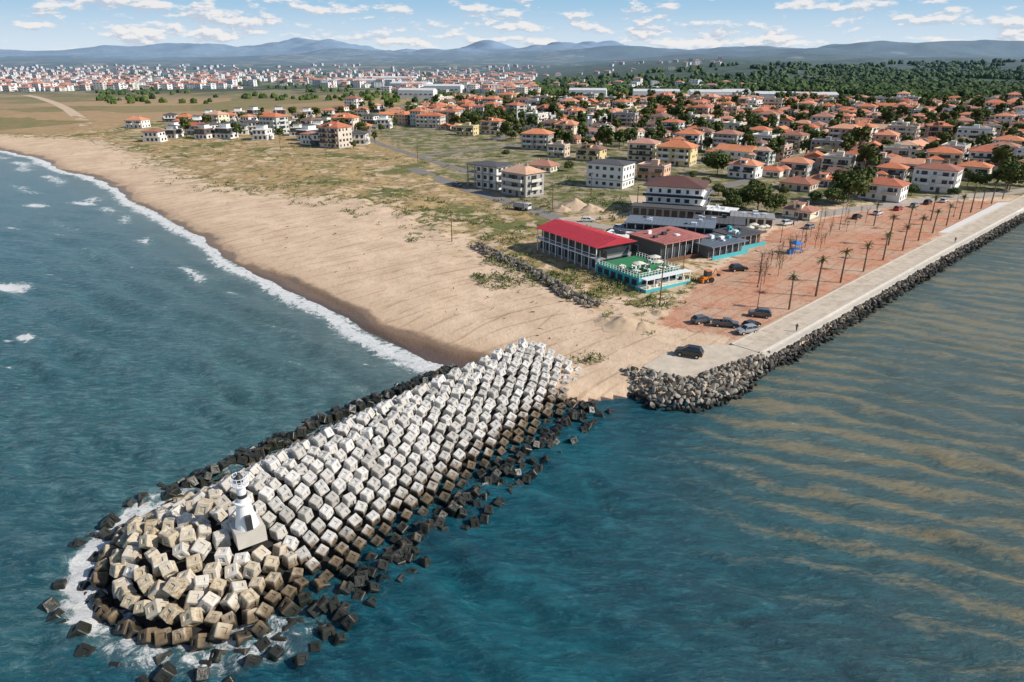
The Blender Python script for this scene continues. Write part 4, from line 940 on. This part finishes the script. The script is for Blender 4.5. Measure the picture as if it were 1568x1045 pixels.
# ------------------------------------------------------------------ pedestrian on the promenade
def person(x,y,z,rz,shirt,trou):
    J={'pel':(0,0,.95),'che':(0,.02,1.25),'nek':(0,.03,1.47),'hed':(0,.06,1.62),'hdt':(0,.06,1.72),'shl':(-.19,.02,1.40),'ell':(-.25,-.08,1.14),'hal':(-.24,.04,.90),'shr':(.19,.02,1.40),'elr':(.25,.08,1.14),'har':(.24,.26,.98),'hil':(-.1,0,.90),'knl':(-.11,.18,.50),'anl':(-.11,.26,.08),'tol':(-.11,.40,.04),'hir':(.1,0,.90),'knr':(.11,-.05,.49),'anr':(.11,-.33,.13),'tor':(.11,-.22,.03)}
    rad={'pel':.14,'che':.16,'nek':.06,'hed':.095,'hdt':.08,'shl':.07,'ell':.05,'hal':.035,'shr':.07,'elr':.05,'har':.035,'hil':.095,'knl':.065,'anl':.045,'tol':.04,'hir':.095,'knr':.065,'anr':.045,'tor':.04}
    k=list(J); E=[('pel','che'),('che','nek'),('nek','hed'),('hed','hdt'),('che','shl'),('shl','ell'),('ell','hal'),('che','shr'),('shr','elr'),('elr','har'),('pel','hil'),('hil','knl'),('knl','anl'),('anl','tol'),('pel','hir'),('hir','knr'),('knr','anr'),('anr','tor')]
    me=bpy.data.meshes.new('pedestrian'); me.from_pydata([J[a] for a in k],[(k.index(a),k.index(b_)) for a,b_ in E],[]); o=obj('pedestrian',me,(x,y,z),rz)
    sm=o.modifiers.new('skin','SKIN'); 
    for i,a in enumerate(k): me.skin_vertices[0].data[i].radius=(rad[a],rad[a]*.9); me.skin_vertices[0].data[i].use_root=(a=='pel')
    o.modifiers.new('sub','SUBSURF').levels=2; o.modifiers['sub'].render_levels=2
    m,t,b=newmat('clothing'); z_=t.n('ShaderNodeSeparateXYZ',{0:t.n('ShaderNodeTexCoord').outputs['Object']}).outputs[2]
    c=t.mix(t.m('GREATER_THAN',z_,.95),trou,shirt); c=t.mix(t.m('GREATER_THAN',z_,1.5),c,(.45,.26,.18)); c=t.mix(t.m('GREATER_THAN',z_,1.68),c,(.03,.02,.015)); t.t.links.new(c,b.inputs['Base Color']); me.materials.append(m)
x,y=U(1219,508,2.18); person(x,y,2.18,math.radians(-45),(.02,.02,.025),(.015,.015,.02))
x,y=U(1462,372,2.18); person(x,y,2.18,math.radians(135),(.3,.05,.04),(.03,.04,.07))
# ------------------------------------------------------------------ light, sky, camera
el=math.radians(36); sx_,sy_=.97,-.243
sun=Vector((sx_*math.cos(el),sy_*math.cos(el),math.sin(el))).normalized()
L=bpy.data.lights.new('sun','SUN'); L.energy=4.9; L.angle=math.radians(.5); L.color=(1,.93,.83)
lo=obj('sun',L,(0,0,200)); lo.rotation_euler=(-sun).to_track_quat('-Z','Y').to_euler()
W=bpy.data.worlds.new('World'); scene.world=W; W.use_nodes=True; t=T(W.node_tree)
for n_ in list(W.node_tree.nodes): W.node_tree.nodes.remove(n_)
sky=t.n('ShaderNodeTexSky',sky_type='NISHITA'); sky.sun_disc=False; sky.sun_elevation=el; sky.sun_rotation=math.atan2(sun.x,sun.y); sky.altitude=50; sky.air_density=1.0; sky.dust_density=.4; sky.ozone_density=1.5
bg=t.n('ShaderNodeBackground',{'Color':sky.outputs[0],'Strength':.10})
d=t.n('ShaderNodeTexCoord').outputs['Generated']; sp=t.n('ShaderNodeSeparateXYZ',{0:d}); zc=sp.outputs[2]
hzc=t.mix(t.st(zc,.0,.09),(.68,.78,.87),(.30,.54,.76))
hbg=t.n('ShaderNodeBackground',{'Color':hzc,'Strength':1.0})
base=t.n('ShaderNodeMixShader',{0:t.st(zc,.06,.20,1,0),1:bg.outputs[0],2:hbg.outputs[0]})
azs=t.m('ARCTAN2',sp.outputs[0],sp.outputs[1])
def cl(dz,da=0.0):
    v=t.n('ShaderNodeCombineXYZ',{0:t.m('MULTIPLY',t.m('ADD',azs,da),20.0),1:t.m('MULTIPLY',t.m('ADD',zc,dz),58.0),2:1.7}).outputs[0]
    return t.noise(v,1.0,11,.6,0.0)
c1=cl(0.0); c2=cl(.005,.004)
big=t.noise(t.n('ShaderNodeCombineXYZ',{0:t.m('MULTIPLY',azs,4.0),1:t.m('MULTIPLY',zc,25.0),2:3.0}).outputs[0],1.0,2,.5)
den=t.m('ADD',c1,t.m('MULTIPLY',t.m('SUBTRACT',big,.5),.35))
den=t.m('ADD',den,t.st(zc,.02,.07,.085,0.0))
msk=t.m('MULTIPLY',t.st(den,.53,.64),t.m('MULTIPLY',t.st(zc,.006,.02),t.st(zc,.25,.4,1,0)))
shade=t.st(t.m('SUBTRACT',c1,c2),-.05,.05)
cc=t.mix(shade,(.55,.62,.73),(.96,.92,.90))
cbg=t.n('ShaderNodeBackground',{'Color':cc,'Strength':.95})
mx_=t.n('ShaderNodeMixShader',{0:t.m('MULTIPLY',msk,.85),1:base.outputs[0],2:cbg.outputs[0]})
out=t.n('ShaderNodeOutputWorld'); W.node_tree.links.new(mx_.outputs[0],out.inputs[0])
cam=bpy.data.cameras.new('camera'); cam.lens=24; cam.sensor_width=36; cam.clip_end=40000; cam.clip_start=.5
co=obj('camera',cam,(0,0,CAMH)); co.rotation_euler=(math.radians(90)-TH,0,0); scene.camera=co
scene.view_settings.view_transform='Standard'; scene.view_settings.look='None'; scene.view_settings.exposure=0
print('blocks',NBLK,'houses',cnt,'trees',len(treepos))
